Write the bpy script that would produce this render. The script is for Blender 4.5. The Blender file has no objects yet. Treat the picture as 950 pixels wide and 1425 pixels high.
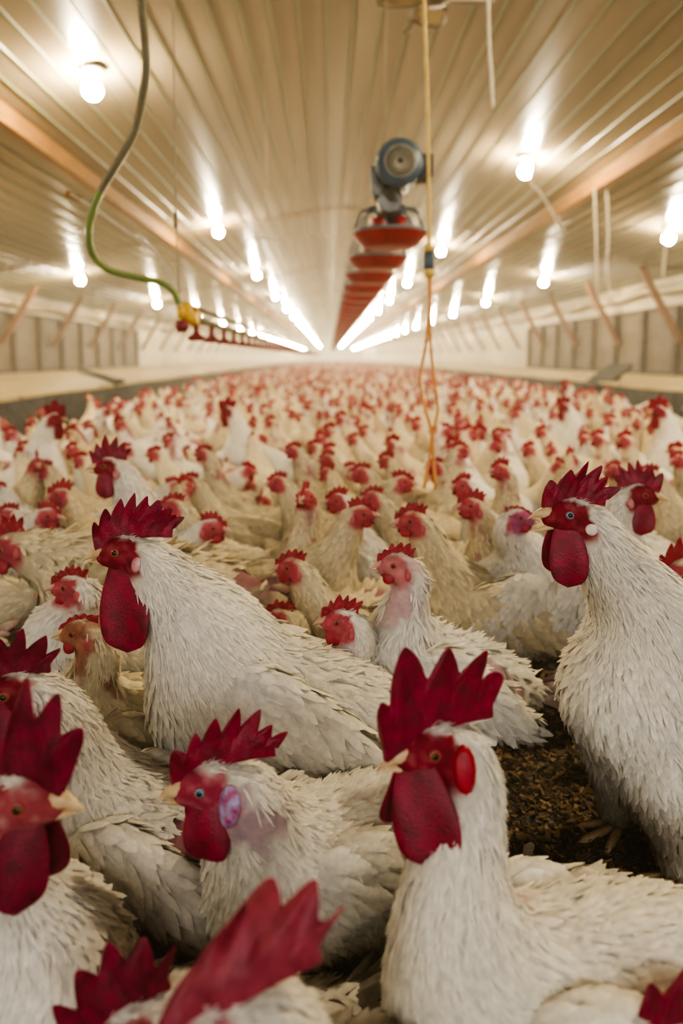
import bpy, math, random
import numpy as np
from mathutils import Vector, Matrix

random.seed(11)
RNG = np.random.default_rng(11)
PI = math.pi
scene = bpy.context.scene
COL = scene.collection

# ------------------------------------------------------------------ camera
FPX = 950.0
CAMH = 0.77
PITCH = math.radians(6.0)
HORX, HORY = 458.0, 497.0
PPX, PPY = HORX, HORY + FPX * math.tan(PITCH)
cam_d = bpy.data.cameras.new('camera')
cam = bpy.data.objects.new('camera', cam_d)
COL.objects.link(cam)
cam.location = (0, 0, CAMH)
cam.rotation_euler = (PI / 2 - PITCH, 0, 0)
cam_d.sensor_fit = 'VERTICAL'
cam_d.sensor_height = 36.0
cam_d.lens = FPX / 1425.0 * 36.0
cam_d.shift_x = (475.0 - PPX) / 1425.0
cam_d.shift_y = -(712.5 - PPY) / 1425.0
cam_d.clip_start = 0.05
cam_d.clip_end = 400
cam_d.dof.use_dof = True
cam_d.dof.focus_distance = 0.98
cam_d.dof.aperture_fstop = 2.4
scene.camera = cam


def ray(px, py):
    a = (px - PPX) / FPX
    b = -(py - PPY) / FPX
    c, s = math.cos(PITCH), math.sin(PITCH)
    return np.array([a, c + b * s, b * c - s])


def at(px, py, Y):
    r = ray(px, py)
    return np.array([0, 0, CAMH]) + r * (Y / r[1])


def atz(px, py, z):
    r = ray(px, py)
    return np.array([0, 0, CAMH]) + r * ((z - CAMH) / r[2])


def proj(p):
    d = np.asarray(p, float) - np.array([0, 0, CAMH])
    c, s = math.cos(PITCH), math.sin(PITCH)
    dep = d[1] * c - d[2] * s
    up = d[1] * s + d[2] * c
    return PPX + FPX * d[0] / dep, PPY - FPX * up / dep


# ------------------------------------------------------------------ materials
def new_mat(name):
    m = bpy.data.materials.new(name)
    m.use_nodes = True
    nt = m.node_tree
    return m, nt, nt.nodes['Principled BSDF']


def noise_mat(name, c1, c2, scale=20, rough=0.6, bump=0.0, bscale=None, detail=4, metallic=0.0, dist=0.02, spec=0.4, stretch=None, coords='Object'):
    m, nt, b = new_mat(name)
    tc = nt.nodes.new('ShaderNodeTexCoord')
    src = tc.outputs[coords]
    if stretch:
        mp = nt.nodes.new('ShaderNodeMapping')
        mp.inputs['Scale'].default_value = stretch
        nt.links.new(src, mp.inputs['Vector'])
        src = mp.outputs['Vector']
    n = nt.nodes.new('ShaderNodeTexNoise')
    n.inputs['Scale'].default_value = scale
    n.inputs['Detail'].default_value = detail
    nt.links.new(src, n.inputs['Vector'])
    r = nt.nodes.new('ShaderNodeValToRGB')
    r.color_ramp.elements[0].position = 0.3
    r.color_ramp.elements[1].position = 0.7
    r.color_ramp.elements[0].color = (*c1, 1)
    r.color_ramp.elements[1].color = (*c2, 1)
    nt.links.new(n.outputs['Fac'], r.inputs['Fac'])
    nt.links.new(r.outputs['Color'], b.inputs['Base Color'])
    b.inputs['Roughness'].default_value = rough
    b.inputs['Metallic'].default_value = metallic
    b.inputs['Specular IOR Level'].default_value = spec
    if bump:
        n2 = nt.nodes.new('ShaderNodeTexNoise')
        n2.inputs['Scale'].default_value = bscale or scale * 3
        n2.inputs['Detail'].default_value = 5
        nt.links.new(src, n2.inputs['Vector'])
        bp = nt.nodes.new('ShaderNodeBump')
        bp.inputs['Strength'].default_value = bump
        bp.inputs['Distance'].default_value = dist
        nt.links.new(n2.outputs['Fac'], bp.inputs['Height'])
        nt.links.new(bp.outputs['Normal'], b.inputs['Normal'])
    return m


def vcol_mat(name, rough=0.75, nscale=60, bump=0.15, dist=0.004, spec=0.25, sheen=0.0, trans=0.0):
    m, nt, b = new_mat(name)
    at_ = nt.nodes.new('ShaderNodeAttribute')
    at_.attribute_name = 'Col'
    tc = nt.nodes.new('ShaderNodeTexCoord')
    n = nt.nodes.new('ShaderNodeTexNoise')
    n.inputs['Scale'].default_value = nscale
    n.inputs['Detail'].default_value = 4
    nt.links.new(tc.outputs['Object'], n.inputs['Vector'])
    mr = nt.nodes.new('ShaderNodeMapRange')
    mr.inputs['From Min'].default_value = 0.25
    mr.inputs['From Max'].default_value = 0.75
    mr.inputs['To Min'].default_value = 0.84
    mr.inputs['To Max'].default_value = 1.08
    nt.links.new(n.outputs['Fac'], mr.inputs['Value'])
    mx = nt.nodes.new('ShaderNodeVectorMath')
    mx.operation = 'SCALE'
    nt.links.new(at_.outputs['Color'], mx.inputs[0])
    nt.links.new(mr.outputs['Result'], mx.inputs['Scale'])
    nt.links.new(mx.outputs['Vector'], b.inputs['Base Color'])
    b.inputs['Roughness'].default_value = rough
    b.inputs['Specular IOR Level'].default_value = spec
    if bump:
        bp = nt.nodes.new('ShaderNodeBump')
        bp.inputs['Strength'].default_value = bump
        bp.inputs['Distance'].default_value = dist
        n2 = nt.nodes.new('ShaderNodeTexNoise')
        n2.inputs['Scale'].default_value = 260
        n2.inputs['Detail'].default_value = 3
        nt.links.new(tc.outputs['Object'], n2.inputs['Vector'])
        nt.links.new(n2.outputs['Fac'], bp.inputs['Height'])
        nt.links.new(bp.outputs['Normal'], b.inputs['Normal'])
    if trans:
        tr = nt.nodes.new('ShaderNodeBsdfTranslucent')
        nt.links.new(mx.outputs['Vector'], tr.inputs['Color'])
        ms = nt.nodes.new('ShaderNodeMixShader')
        ms.inputs['Fac'].default_value = trans
        out = nt.nodes['Material Output']
        nt.links.new(b.outputs['BSDF'], ms.inputs[1])
        nt.links.new(tr.outputs['BSDF'], ms.inputs[2])
        nt.links.new(ms.outputs['Shader'], out.inputs['Surface'])
    return m


def plain(name, c, rough=0.5, metallic=0.0):
    return noise_mat(name, tuple(x * 0.9 for x in c), tuple(min(1, x * 1.08) for x in c), 30, rough, metallic=metallic)


M = {}
M['feather'] = vcol_mat('feather', trans=0.15, nscale=110, bump=0.2, dist=0.003)
M['crowd'] = vcol_mat('crowd_plumage', bump=0.0, nscale=40)
M['comb'] = noise_mat('comb_red', (0.14, 0.002, 0.017), (0.31, 0.006, 0.044), 55, 0.45, 0.5, 420, dist=0.002, spec=0.45)
M['comb_dark'] = noise_mat('comb_dark_red', (0.11, 0.003, 0.016), (0.25, 0.008, 0.040), 70, 0.5, 0.5, 420, dist=0.002, spec=0.4)
M['comb_pink'] = noise_mat('comb_pink', (0.22, 0.02, 0.04), (0.36, 0.055, 0.085), 60, 0.5, 0.4, 400, dist=0.002, spec=0.4)
M['comb_hen'] = noise_mat('comb_hen', (0.24, 0.010, 0.022), (0.38, 0.028, 0.045), 60, 0.5, 0.4, 400, dist=0.002, spec=0.4)
M['beak'] = noise_mat('beak_horn', (0.50, 0.33, 0.17), (0.66, 0.50, 0.30), 90, 0.4)
M['beak_hen'] = noise_mat('beak_hen', (0.42, 0.24, 0.18), (0.55, 0.36, 0.27), 90, 0.42)
M['pupil'] = plain('pupil', (0.006, 0.006, 0.008), 0.08)
M['iris'] = noise_mat('iris_orange', (0.20, 0.07, 0.02), (0.32, 0.13, 0.05), 300, 0.15)
M['iris_blue'] = noise_mat('iris_blue', (0.10, 0.25, 0.36), (0.20, 0.40, 0.50), 300, 0.12)
M['eyelid'] = noise_mat('eyelid', (0.26, 0.03, 0.035), (0.38, 0.08, 0.08), 200, 0.5)
M['lobe'] = noise_mat('earlobe', (0.45, 0.10, 0.12), (0.68, 0.42, 0.42), 60, 0.5, 0.3, 300, dist=0.002)
M['lobe_hen'] = noise_mat('earlobe_hen', (0.36, 0.05, 0.07), (0.50, 0.13, 0.14), 80, 0.5, 0.3, 300, dist=0.002)
M['lobe_red'] = noise_mat('earlobe_red', (0.30, 0.008, 0.025), (0.42, 0.02, 0.045), 60, 0.45, 0.3, 300, dist=0.002)
M['lobe_white'] = noise_mat('earlobe_white', (0.58, 0.45, 0.42), (0.75, 0.66, 0.62), 60, 0.5, 0.3, 300, dist=0.002)
M['lobe_violet'] = noise_mat('earlobe_violet', (0.34, 0.04, 0.14), (0.40, 0.40, 0.64), 110, 0.4, 0.4, 300, dist=0.002)
M['leg'] = noise_mat('leg_scale', (0.42, 0.28, 0.14), (0.55, 0.40, 0.24), 90, 0.55, 0.5, 180, dist=0.003)


# ------------------------------------------------------------------ object helpers
def link(o, parent=None):
    COL.objects.link(o)
    if parent is not None:
        o.parent = parent
    return o


def mesh_obj(name, verts, faces, mat, parent=None, smooth=True, cols=None, midx=None):
    me = bpy.data.meshes.new(name)
    me.from_pydata([tuple(v) for v in verts], [], [tuple(f) for f in faces])
    for m in (mat if isinstance(mat, (list, tuple)) else [mat]):
        me.materials.append(m)
    if midx is not None:
        me.polygons.foreach_set('material_index', np.asarray(midx, np.int32))
    if smooth:
        me.polygons.foreach_set('use_smooth', np.ones(len(me.polygons), bool))
    if cols is not None:
        a = me.color_attributes.new('Col', 'FLOAT_COLOR', 'POINT')
        c = np.ones((len(verts), 4), np.float32)
        c[:, :3] = cols
        a.data.foreach_set('color', c.ravel())
    me.update()
    return link(bpy.data.objects.new(name, me), parent)


def quad_mesh(name, V, Q, mats, parent=None, cols=None, midx=None, nrm=None):
    """fast path: numpy verts + quads"""
    me = bpy.data.meshes.new(name)
    V = np.asarray(V, np.float32)
    Q = np.asarray(Q, np.int32)
    me.vertices.add(len(V))
    me.vertices.foreach_set('co', V.ravel())
    me.loops.add(Q.size)
    me.loops.foreach_set('vertex_index', Q.ravel())
    me.polygons.add(len(Q))
    me.polygons.foreach_set('loop_start', np.arange(0, Q.size, Q.shape[1], dtype=np.int32))
    for m in (mats if isinstance(mats, (list, tuple)) else [mats]):
        me.materials.append(m)
    if midx is not None:
        me.polygons.foreach_set('material_index', np.asarray(midx, np.int32))
    me.polygons.foreach_set('use_smooth', np.ones(len(Q), bool))
    me.update(calc_edges=True)
    if cols is not None:
        a = me.color_attributes.new('Col', 'FLOAT_COLOR', 'POINT')
        c = np.ones((len(V), 4), np.float32)
        c[:, :3] = cols
        a.data.foreach_set('color', c.ravel())
    if nrm is not None:
        me.normals_split_custom_set_from_vertices(np.asarray(nrm, np.float32))
    return link(bpy.data.objects.new(name, me), parent)


def tag(o, label, cat, group=None, kind=None):
    o['label'] = label
    o['category'] = cat
    if group:
        o['group'] = group
    if kind:
        o['kind'] = kind
    return o


def empty(name, loc, rz=0.0):
    o = bpy.data.objects.new(name, None)
    o.empty_display_size = 0.05
    o.location = tuple(loc)
    o.rotation_euler = (0, 0, rz)
    return link(o)


def struct(o):
    o['kind'] = 'structure'
    return o


class MB:
    """collects simple shapes into one mesh"""

    def __init__(self):
        self.v, self.f, self.mi = [], [], []

    def add(self, vs, fs, mi=0):
        n = len(self.v)
        self.v += [tuple(p) for p in vs]
        self.f += [tuple(i + n for i in f) for f in fs]
        self.mi += [mi] * len(fs)

    def box(self, x0, x1, y0, y1, z0, z1, mi=0):
        self.add([(x, y, z) for x in (x0, x1) for y in (y0, y1) for z in (z0, z1)],
                 [(0, 1, 3, 2), (4, 6, 7, 5), (0, 4, 5, 1), (2, 3, 7, 6), (0, 2, 6, 4), (1, 5, 7, 3)], mi)

    def bar(self, a, b, w, h, mi=0, up=(0, 0, 1)):
        a, b = Vector(a), Vector(b)
        d = (b - a).normalized()
        s = d.cross(Vector(up))
        if s.length < 1e-4:
            s = d.cross(Vector((0, 1, 0)))
        s.normalize()
        u = s.cross(d)
        vs = []
        for p in (a, b):
            for i, j in ((-1, -1), (1, -1), (1, 1), (-1, 1)):
                vs.append(p + s * (i * w / 2) + u * (j * h / 2))
        self.add(vs, [(0, 1, 2, 3), (7, 6, 5, 4), (0, 4, 5, 1), (1, 5, 6, 2), (2, 6, 7, 3), (3, 7, 4, 0)], mi)

    def tube(self, pts, r, n=8, mi=0, closed=False, caps=True):
        pts = [Vector(p) for p in pts]
        rs = r if isinstance(r, (list, tuple)) else [r] * len(pts)
        N = len(pts)
        vs, fs = [], []
        prev = None
        for i, p in enumerate(pts):
            if closed:
                d = pts[(i + 1) % N] - pts[i - 1]
            else:
                d = pts[min(i + 1, N - 1)] - pts[max(i - 1, 0)]
            d.normalize()
            if prev is None:
                s = d.cross(Vector((0, 0, 1)))
                if s.length < 1e-3:
                    s = d.cross(Vector((1, 0, 0)))
            else:
                s = prev - d * prev.dot(d)
            s.normalize()
            prev = s
            u = d.cross(s)
            for k in range(n):
                a = 2 * PI * k / n
                vs.append(p + (s * math.cos(a) + u * math.sin(a)) * rs[i])
        for i in range(N if closed else N - 1):
            j = (i + 1) % N
            for k in range(n):
                l = (k + 1) % n
                fs.append((i * n + k, i * n + l, j * n + l, j * n + k))
        if caps and not closed:
            fs.append(tuple(range(n))[::-1])
            fs.append(tuple((N - 1) * n + k for k in range(n)))
        self.add(vs, fs, mi)

    def lathe(self, prof, c=(0, 0, 0), axis='z', n=24, mi=0):
        """prof: list of (r, h)"""
        vs, fs = [], []
        for r, h in prof:
            for k in range(n):
                a = 2 * PI * k / n
                x, y = r * math.cos(a), r * math.sin(a)
                p = (x, y, h) if axis == 'z' else ((x, h, y) if axis == 'y' else (h, x, y))
                vs.append((p[0] + c[0], p[1] + c[1], p[2] + c[2]))
        for i in range(len(prof) - 1):
            for k in range(n):
                l = (k + 1) % n
                fs.append((i * n + k, i * n + l, (i + 1) * n + l, (i + 1) * n + k))
        fs.append(tuple(range(n)))
        fs.append(tuple((len(prof) - 1) * n + k for k in range(n)))
        self.add(vs, fs, mi)

    def build(self, name, mat, parent=None, smooth=False):
        o = mesh_obj(name, self.v, self.f, mat, parent, smooth, midx=self.mi)
        bm_fix(o.data)
        return o


def bm_fix(me):
    import bmesh
    bm = bmesh.new()
    bm.from_mesh(me)
    bmesh.ops.recalc_face_normals(bm, faces=bm.faces)
    bm.to_mesh(me)
    bm.free()


def spline(pts, n=8):
    """Catmull-Rom"""
    P = [np.asarray(p, float) for p in pts]
    P = [2 * P[0] - P[1]] + P + [2 * P[-1] - P[-2]]
    out = []
    for i in range(1, len(P) - 2):
        for k in range(n):
            t = k / n
            out.append(0.5 * ((2 * P[i]) + (-P[i - 1] + P[i + 1]) * t + (2 * P[i - 1] - 5 * P[i] + 4 * P[i + 1] - P[i + 2]) * t * t
                              + (-P[i - 1] + 3 * P[i] - 3 * P[i + 1] + P[i + 2]) * t ** 3))
    out.append(P[-2])
    return out


# ------------------------------------------------------------------ noise + SDF + surface nets
_h = np.random.default_rng(5).random(4096)


def vnoise(p, freq, seed=0):
    q = p * freq + seed * 17.31 + 100.0
    i = np.floor(q).astype(np.int64)
    f = q - i
    f = f * f * (3 - 2 * f)
    out = 0
    for dx in (0, 1):
        for dy in (0, 1):
            for dz in (0, 1):
                h = _h[((i[:, 0] + dx) * 73856093 ^ (i[:, 1] + dy) * 19349663 ^ (i[:, 2] + dz) * 83492791) & 4095]
                out = out + h * (f[:, 0] if dx else 1 - f[:, 0]) * (f[:, 1] if dy else 1 - f[:, 1]) * (f[:, 2] if dz else 1 - f[:, 2])
    return out


def sstep(a, b, x):
    t = np.clip((x - a) / (b - a), 0, 1)
    return t * t * (3 - 2 * t)


def d_cone(P, a, b, ra, rb):
    ba = b - a
    t = np.clip(((P - a) @ ba) / max(ba @ ba, 1e-9), 0, 1)
    return np.linalg.norm(P - a - t[:, None] * ba, axis=1) - (ra + t * (rb - ra))


def d_ell(P, c, R, r):
    q = (P - c) @ R
    k0 = np.linalg.norm(q / r, axis=1)
    k1 = np.linalg.norm(q / (r * r), axis=1) + 1e-9
    return k0 * (k0 - 1) / k1


def smin(a, b, k):
    h = np.maximum(k - np.abs(a - b), 0) / k
    return np.minimum(a, b) - h * h * k * 0.25


class SDF:
    def __init__(self):
        self.p = []

    def cone(self, a, b, ra, rb, k=0.02, tagname='body', flow=None):
        self.p.append(('c', np.asarray(a, float), np.asarray(b, float), ra, rb, k, tagname, flow))

    def ell(self, c, R, r, k=0.03, tagname='body', flow=None):
        self.p.append(('e', np.asarray(c, float), R, np.asarray(r, float), None, k, tagname, flow))

    def one(self, pr, P):
        return d_cone(P, pr[1], pr[2], pr[3], pr[4]) if pr[0] == 'c' else d_ell(P, pr[1], pr[2], pr[3])

    def __call__(self, P):
        d = None
        for pr in self.p:
            e = self.one(pr, P)
            d = e if d is None else smin(d, e, pr[5])
        return d

    def grad(self, P, e=0.0015):
        g = np.zeros_like(P)
        for s in ((1, -1, -1), (-1, -1, 1), (-1, 1, -1), (1, 1, 1)):
            s = np.array(s, float)
            g += s * self(P + s * e)[:, None]
        return g / (np.linalg.norm(g, axis=1, keepdims=True) + 1e-9)

    def push(self, P, off, it=2):
        for _ in range(it):
            g = self.grad(P)
            P = P - g * (np.clip(self(P) - off, -0.03, 0.03))[:, None]
        return P

    def flow(self, P):
        num = np.zeros_like(P)
        best = np.full(len(P), 9.0)
        reg = np.zeros(len(P), int)
        names = []
        for pr in self.p:
            d = self.one(pr, P)
            w = np.exp(-np.clip(d, -0.02, 1) / 0.012)
            num += w[:, None] * pr[7]
            if pr[6] not in names:
                names.append(pr[6])
            k = names.index(pr[6])
            b = d < best
            best[b] = d[b]
            reg[b] = k
        return num / (np.linalg.norm(num, axis=1, keepdims=True) + 1e-9), np.array(names)[reg]

    def bounds(self):
        lo, hi = np.full(3, 9.0), np.full(3, -9.0)
        for pr in self.p:
            if pr[0] == 'c':
                for c, r in ((pr[1], pr[3]), (pr[2], pr[4])):
                    lo = np.minimum(lo, c - r)
                    hi = np.maximum(hi, c + r)
            else:
                r = pr[3].max()
                lo = np.minimum(lo, pr[1] - r)
                hi = np.maximum(hi, pr[1] + r)
        return lo, hi

    def mesh(self, h):
        lo, hi = self.bounds()
        lo = lo - 2.5 * h
        n = np.ceil((hi + 2.5 * h - lo) / h).astype(int) + 1
        gx, gy, gz = [lo[i] + h * np.arange(n[i]) for i in range(3)]
        G = np.stack(np.meshgrid(gx, gy, gz, indexing='ij'), -1).reshape(-1, 3)
        D = self(G).reshape(n)
        S = D < 0
        c = [np.s_[:-1], np.s_[1:]]
        cnt = np.zeros(n - 1, np.int32)
        acc = np.zeros(tuple(n - 1) + (3,))
        offs = [(i, j, k) for i in (0, 1) for j in (0, 1) for k in (0, 1)]
        for o in offs:
            for ax in range(3):
                if o[ax]:
                    continue
                o2 = list(o)
                o2[ax] = 1
                d0 = D[c[o[0]], c[o[1]], c[o[2]]]
                d1 = D[c[o2[0]], c[o2[1]], c[o2[2]]]
                m = (d0 < 0) != (d1 < 0)
                t = np.where(m, d0 / np.where(m, d0 - d1, 1), 0)
                cnt += m
                for a in range(3):
                    acc[..., a] += np.where(m, o[a] + (t if a == ax else 0), 0)
        act = cnt > 0
        idx = np.full(n - 1, -1, np.int64)
        idx[act] = np.arange(act.sum())
        ijk = np.argwhere(act)
        V = lo + h * (ijk + acc[act] / cnt[act][:, None])
        Q = []
        for ax in range(3):
            a, b = [(1, 2), (2, 0), (0, 1)][ax]
            s0 = [slice(None)] * 3
            s1 = [slice(None)] * 3
            s0[ax], s1[ax] = slice(None, -1), slice(1, None)
            A, B = S[tuple(s0)], S[tuple(s1)]
            e = np.argwhere(A != B)
            ok = (e[:, a] > 0) & (e[:, b] > 0) & (e[:, a] < n[a] - 1) & (e[:, b] < n[b] - 1)
            e = e[ok]
            ins = A[tuple(e.T)]
            q = []
            for da, db in ((1, 1), (0, 1), (0, 0), (1, 0)):
                f = e.copy()
                f[:, a] -= da
                f[:, b] -= db
                q.append(idx[tuple(f.T)])
            q = np.stack(q, 1)
            q[~ins] = q[~ins][:, ::-1]
            Q.append(q)
        Q = np.concatenate(Q)
        V = self.push(V, 0.0, 1)
        return V, Q


# ------------------------------------------------------------------ bird
def unit(v):
    v = np.asarray(v, float)
    return v / (np.linalg.norm(v) + 1e-9)


def rot_y(th):
    c, s = math.cos(th), math.sin(th)
    return np.array([[c, 0, -s], [0, 1, 0], [s, 0, c]])   # columns: fwd tilts up


def sample_mesh(V, Q, n, rng):
    T = np.concatenate([Q[:, [0, 1, 2]], Q[:, [0, 2, 3]]])
    a, b, c = V[T[:, 0]], V[T[:, 1]], V[T[:, 2]]
    ar = np.linalg.norm(np.cross(b - a, c - a), axis=1)
    k = rng.choice(len(T), n, p=ar / ar.sum())
    u, v = rng.random(n), rng.random(n)
    f = u + v > 1
    u[f], v[f] = 1 - u[f], 1 - v[f]
    return a[k] + u[:, None] * (b - a)[k] + v[:, None] * (c - a)[k]


def unit_rows(a):
    return a / (np.linalg.norm(a, axis=1, keepdims=True) + 1e-9)


def feather_cards(sdf, P, d, L, W, lift, cols, rng, tipcol=None):
    """rows of little curved blades that follow the surface"""
    n = len(P)
    g = sdf.grad(P)
    d = d + rng.normal(0, 0.22, (n, 3))
    d = d - g * (d * g).sum(1, keepdims=True)
    d /= np.linalg.norm(d, axis=1, keepdims=True) + 1e-9
    rows_t = (0.0, 0.4, 0.78, 1.0)
    wid = (0.55, 1.0, 0.8, 0.12)
    offs = (-0.002, 0.25, 0.7, 1.0)
    Vs, Cs, Ns = [], [], []
    roll = rng.normal(0, 0.25, n)
    for t, w, of in zip(rows_t, wid, offs):
        C = P + d * (L * t)[:, None]
        C = sdf.push(C, np.where(of < 0, -0.002, of * lift), 1)
        gg = sdf.grad(C)
        side = np.cross(gg, d)
        side /= np.linalg.norm(side, axis=1, keepdims=True) + 1e-9
        side = side * np.cos(roll)[:, None] + gg * np.sin(roll)[:, None]
        hw = (W * w * 0.5)[:, None]
        Vs += [C - side * hw - gg * hw * 0.25, C + gg * hw * 0.2, C + side * hw - gg * hw * 0.25]
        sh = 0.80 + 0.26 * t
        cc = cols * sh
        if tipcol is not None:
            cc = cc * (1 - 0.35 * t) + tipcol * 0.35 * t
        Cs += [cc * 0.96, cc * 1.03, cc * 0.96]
        gn = gg - d * 0.0
        Ns += [unit_rows(gn - side * 0.22), unit_rows(gn + d * 0.12), unit_rows(gn + side * 0.22)]
    V = np.stack(Vs, 1).reshape(-1, 3)
    Cc = np.stack(Cs, 1).reshape(-1, 3)
    base = (np.arange(n) * 12)[:, None]
    q = []
    for r in range(3):
        for c in range(2):
            i = r * 3 + c
            q.append(base + np.array([[i, i + 3, i + 4, i + 1]]))
    Q = np.stack(q, 1).reshape(-1, 4)
    return V, Q, Cc, np.stack(Ns, 1).reshape(-1, 3)


def blade(p0, d, nrm, L, W, curve, rows=6):
    """a single long feather"""
    d, nrm = unit(d), unit(nrm)
    side = unit(np.cross(nrm, d))
    V, Q = [], []
    for i in range(rows):
        t = i / (rows - 1)
        c = p0 + d * L * t + nrm * curve * L * t * t
        w = W * 0.5 * (0.45 + 0.9 * t if t < 0.5 else 0.9) * (1 if t < 0.8 else (1 - (t - 0.8) / 0.2 * 0.75))
        V += [c - side * w - nrm * w * 0.2, c, c + side * w - nrm * w * 0.2]
    for i in range(rows - 1):
        for c in range(2):
            k = i * 3 + c
            Q.append((k, k + 3, k + 4, k + 1))
    return np.array(V), np.array(Q)


def comb_mesh(H, hd, hv, hw, length, height, teeth, rng, lean=0.0, sweep=0.5, wavy=0.004, thick=0.006, rough=0.0, fan=1.0, headr=0.03, hen=False, sp_base=0.42, front=1.4, tip=0.75):
    """single comb: two-sided serrated blade over the crown"""
    N, Mr = teeth * 10, 8
    ph = rng.random(8) * 6.28
    # irregular tooth widths
    wts = 0.7 + 0.6 * rng.random(teeth)
    edges = np.concatenate([[0], np.cumsum(wts)]) / wts.sum()
    hts = 0.7 + 0.4 * rng.random(teeth)
    ts = np.linspace(0, 1, N)
    ring = []
    for side in (1, -1):
        G = np.zeros((N, Mr, 3))
        for i, t in enumerate(ts):
            # base line runs from the nostril over the crown to behind the head
            u = headr * front - t * length
            w = headr * 0.30 + headr * 0.72 * math.sin(min(1.0, t * 1.6) * PI * 0.5) - 0.5 * headr * max(0, t - 0.75)
            ang = math.radians(58) + (t - 0.1) * math.radians(75) * fan
            rd = np.array([math.cos(ang), math.sin(ang)])
            k = min(teeth - 1, int(np.searchsorted(edges, t, 'right') - 1))
            x = (t - edges[k]) / (edges[k + 1] - edges[k])
            tooth = (1 - abs(2 * x - 1)) ** tip
            env = (0.42 + 0.58 * math.sin(PI * min(1, (t + 0.12) ** 0.85))) if not hen else (0.5 + 0.5 * math.sin(PI * t))
            hgt = height * env * (sp_base + (1 - sp_base) * tooth * hts[k])
            if rough:
                hgt *= 1 + rough * math.sin(t * 61 + ph[0]) * 0.5
            hgt *= sstep(-0.03, 0.07, t) * sstep(1.02, 0.95, t)
            for j in range(Mr):
                m = j / (Mr - 1)
                th = thick * (1 - m) ** 0.6 * 0.5 * (0.75 + 0.35 * math.sin(t * PI))
                if j == Mr - 1:
                    th = 0.0004
                bend = rd + np.array([-sweep * m * 0.5, -0.1 * sweep * m])
                uu = u + bend[0] * hgt * m
                ww = w + bend[1] * hgt * m - (0.009 if j == 0 else 0)
                wav = wavy * (math.sin(t * 9 + ph[1]) * m + 0.6 * math.sin(t * 21 + m * 4 + ph[2]) * m) + lean * m * m * hgt
                bump = 0.0007 * math.sin(t * 47 + ph[3]) * math.sin(m * 9 + ph[4])
                G[i, j] = H + hd * uu + hw * ww + hv * (wav + side * (th + bump))
        ring.append(G)
    V = np.concatenate([ring[0].reshape(-1, 3), ring[1].reshape(-1, 3)])
    o = N * Mr
    Q = []
    for i in range(N - 1):
        for j in range(Mr - 1):
            a = i * Mr + j
            Q.append((a, a + Mr, a + Mr + 1, a + 1))
            Q.append((o + a, o + a + 1, o + a + Mr + 1, o + a + Mr))
        a = i * Mr + Mr - 1
        Q.append((a, a + Mr, o + a + Mr, o + a))
    for i in (0, N - 1):
        for j in range(Mr - 1):
            a = i * Mr + j
            Q.append((a, a + 1, o + a + 1, o + a))
    return V, np.array(Q)


def wattle_mesh(top, fwd, side, sgn, L, W, rng, splay=0.25, thick=0.006, turn=0.3):
    n, m = 14, 12
    V, Q = [], []
    dn = unit(np.array([0, 0, -1]) + fwd * 0.06 + side * sgn * splay * 0.5)
    fw = unit(fwd - side * sgn * turn)
    fw = unit(fw - dn * (fw @ dn))
    sd = unit(np.cross(dn, fw))
    ph = rng.random(3) * 6
    for i in range(n):
        t = i / (n - 1)
        prof = (0.62 + 0.46 * math.sin(min(1.0, t / 0.6) * PI / 2)) * math.sqrt(max(0.0, 1 - max(0, (t - 0.58) / 0.42) ** 2.6)) + 0.02
        for j in range(m):
            a = 2 * PI * j / m
            x = math.cos(a) * W * 0.5 * prof
            y = math.sin(a) * thick * 0.5 * (0.5 + prof * 0.6)
            y += 0.10 * W * math.sin(2.2 * x / W * 3 + ph[0] + t * 2) * t
            V.append(top + dn * (L * t - 0.010) + fw * (x - 0.12 * W * t) + sd * y + side * sgn * 0.006 * math.sin(t * 2.4))
    for i in range(n - 1):
        for j in range(m):
            k = (j + 1) % m
            Q.append((i * m + j, i * m + k, (i + 1) * m + k, (i + 1) * m + j))
    V.append(top + dn * (L - 0.009) - fw * 0.12 * W)
    e = len(V) - 1
    for j in range(0, m, 1):
        k = (j + 1) % m
        Q.append(((n - 1) * m + j, (n - 1) * m + k, e, e))
    return np.array(V), [tuple(dict.fromkeys(q)) for q in Q]


def beak_mesh(H, hd, hv, hw, r, L, gape=0.0, fine=True):
    V, Q = [], []
    nr, nk = (9, 10) if fine else (4, 6)
    for part in (0, 1):
        b0 = len(V)
        for i in range(nr):
            t = i / (nr - 1)
            if part == 0:
                ln, hgt, wd = L, r * 0.46, r * 0.42
                cw = -0.02 * r + 0.10 * r * math.sin(t * 2.2) - 0.42 * r * t ** 3 + gape * 0.15 * L * t
            else:
                ln, hgt, wd = L * 0.82, r * 0.26, r * 0.36
                cw = -0.48 * r + 0.12 * r * t - gape * L * 0.75 * t
            sc = max(0.03, (1 - t ** 1.9)) * (1 - 0.25 * t)
            c = H + hd * (r * 0.72 + ln * t) + hw * cw
            for k in range(nk):
                a = 2 * PI * k / nk
                up = math.sin(a)
                V.append(c + hv * math.cos(a) * wd * sc + hw * up * hgt * sc * (1.0 if up > 0 else 0.75))
        for i in range(nr - 1):
            for k in range(nk):
                l = (k + 1) % nk
                Q.append((b0 + i * nk + k, b0 + i * nk + l, b0 + (i + 1) * nk + l, b0 + (i + 1) * nk + k))
        Q.append(tuple(b0 + (nr - 1) * nk + k for k in range(nk)))
    return np.array(V), Q


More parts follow.
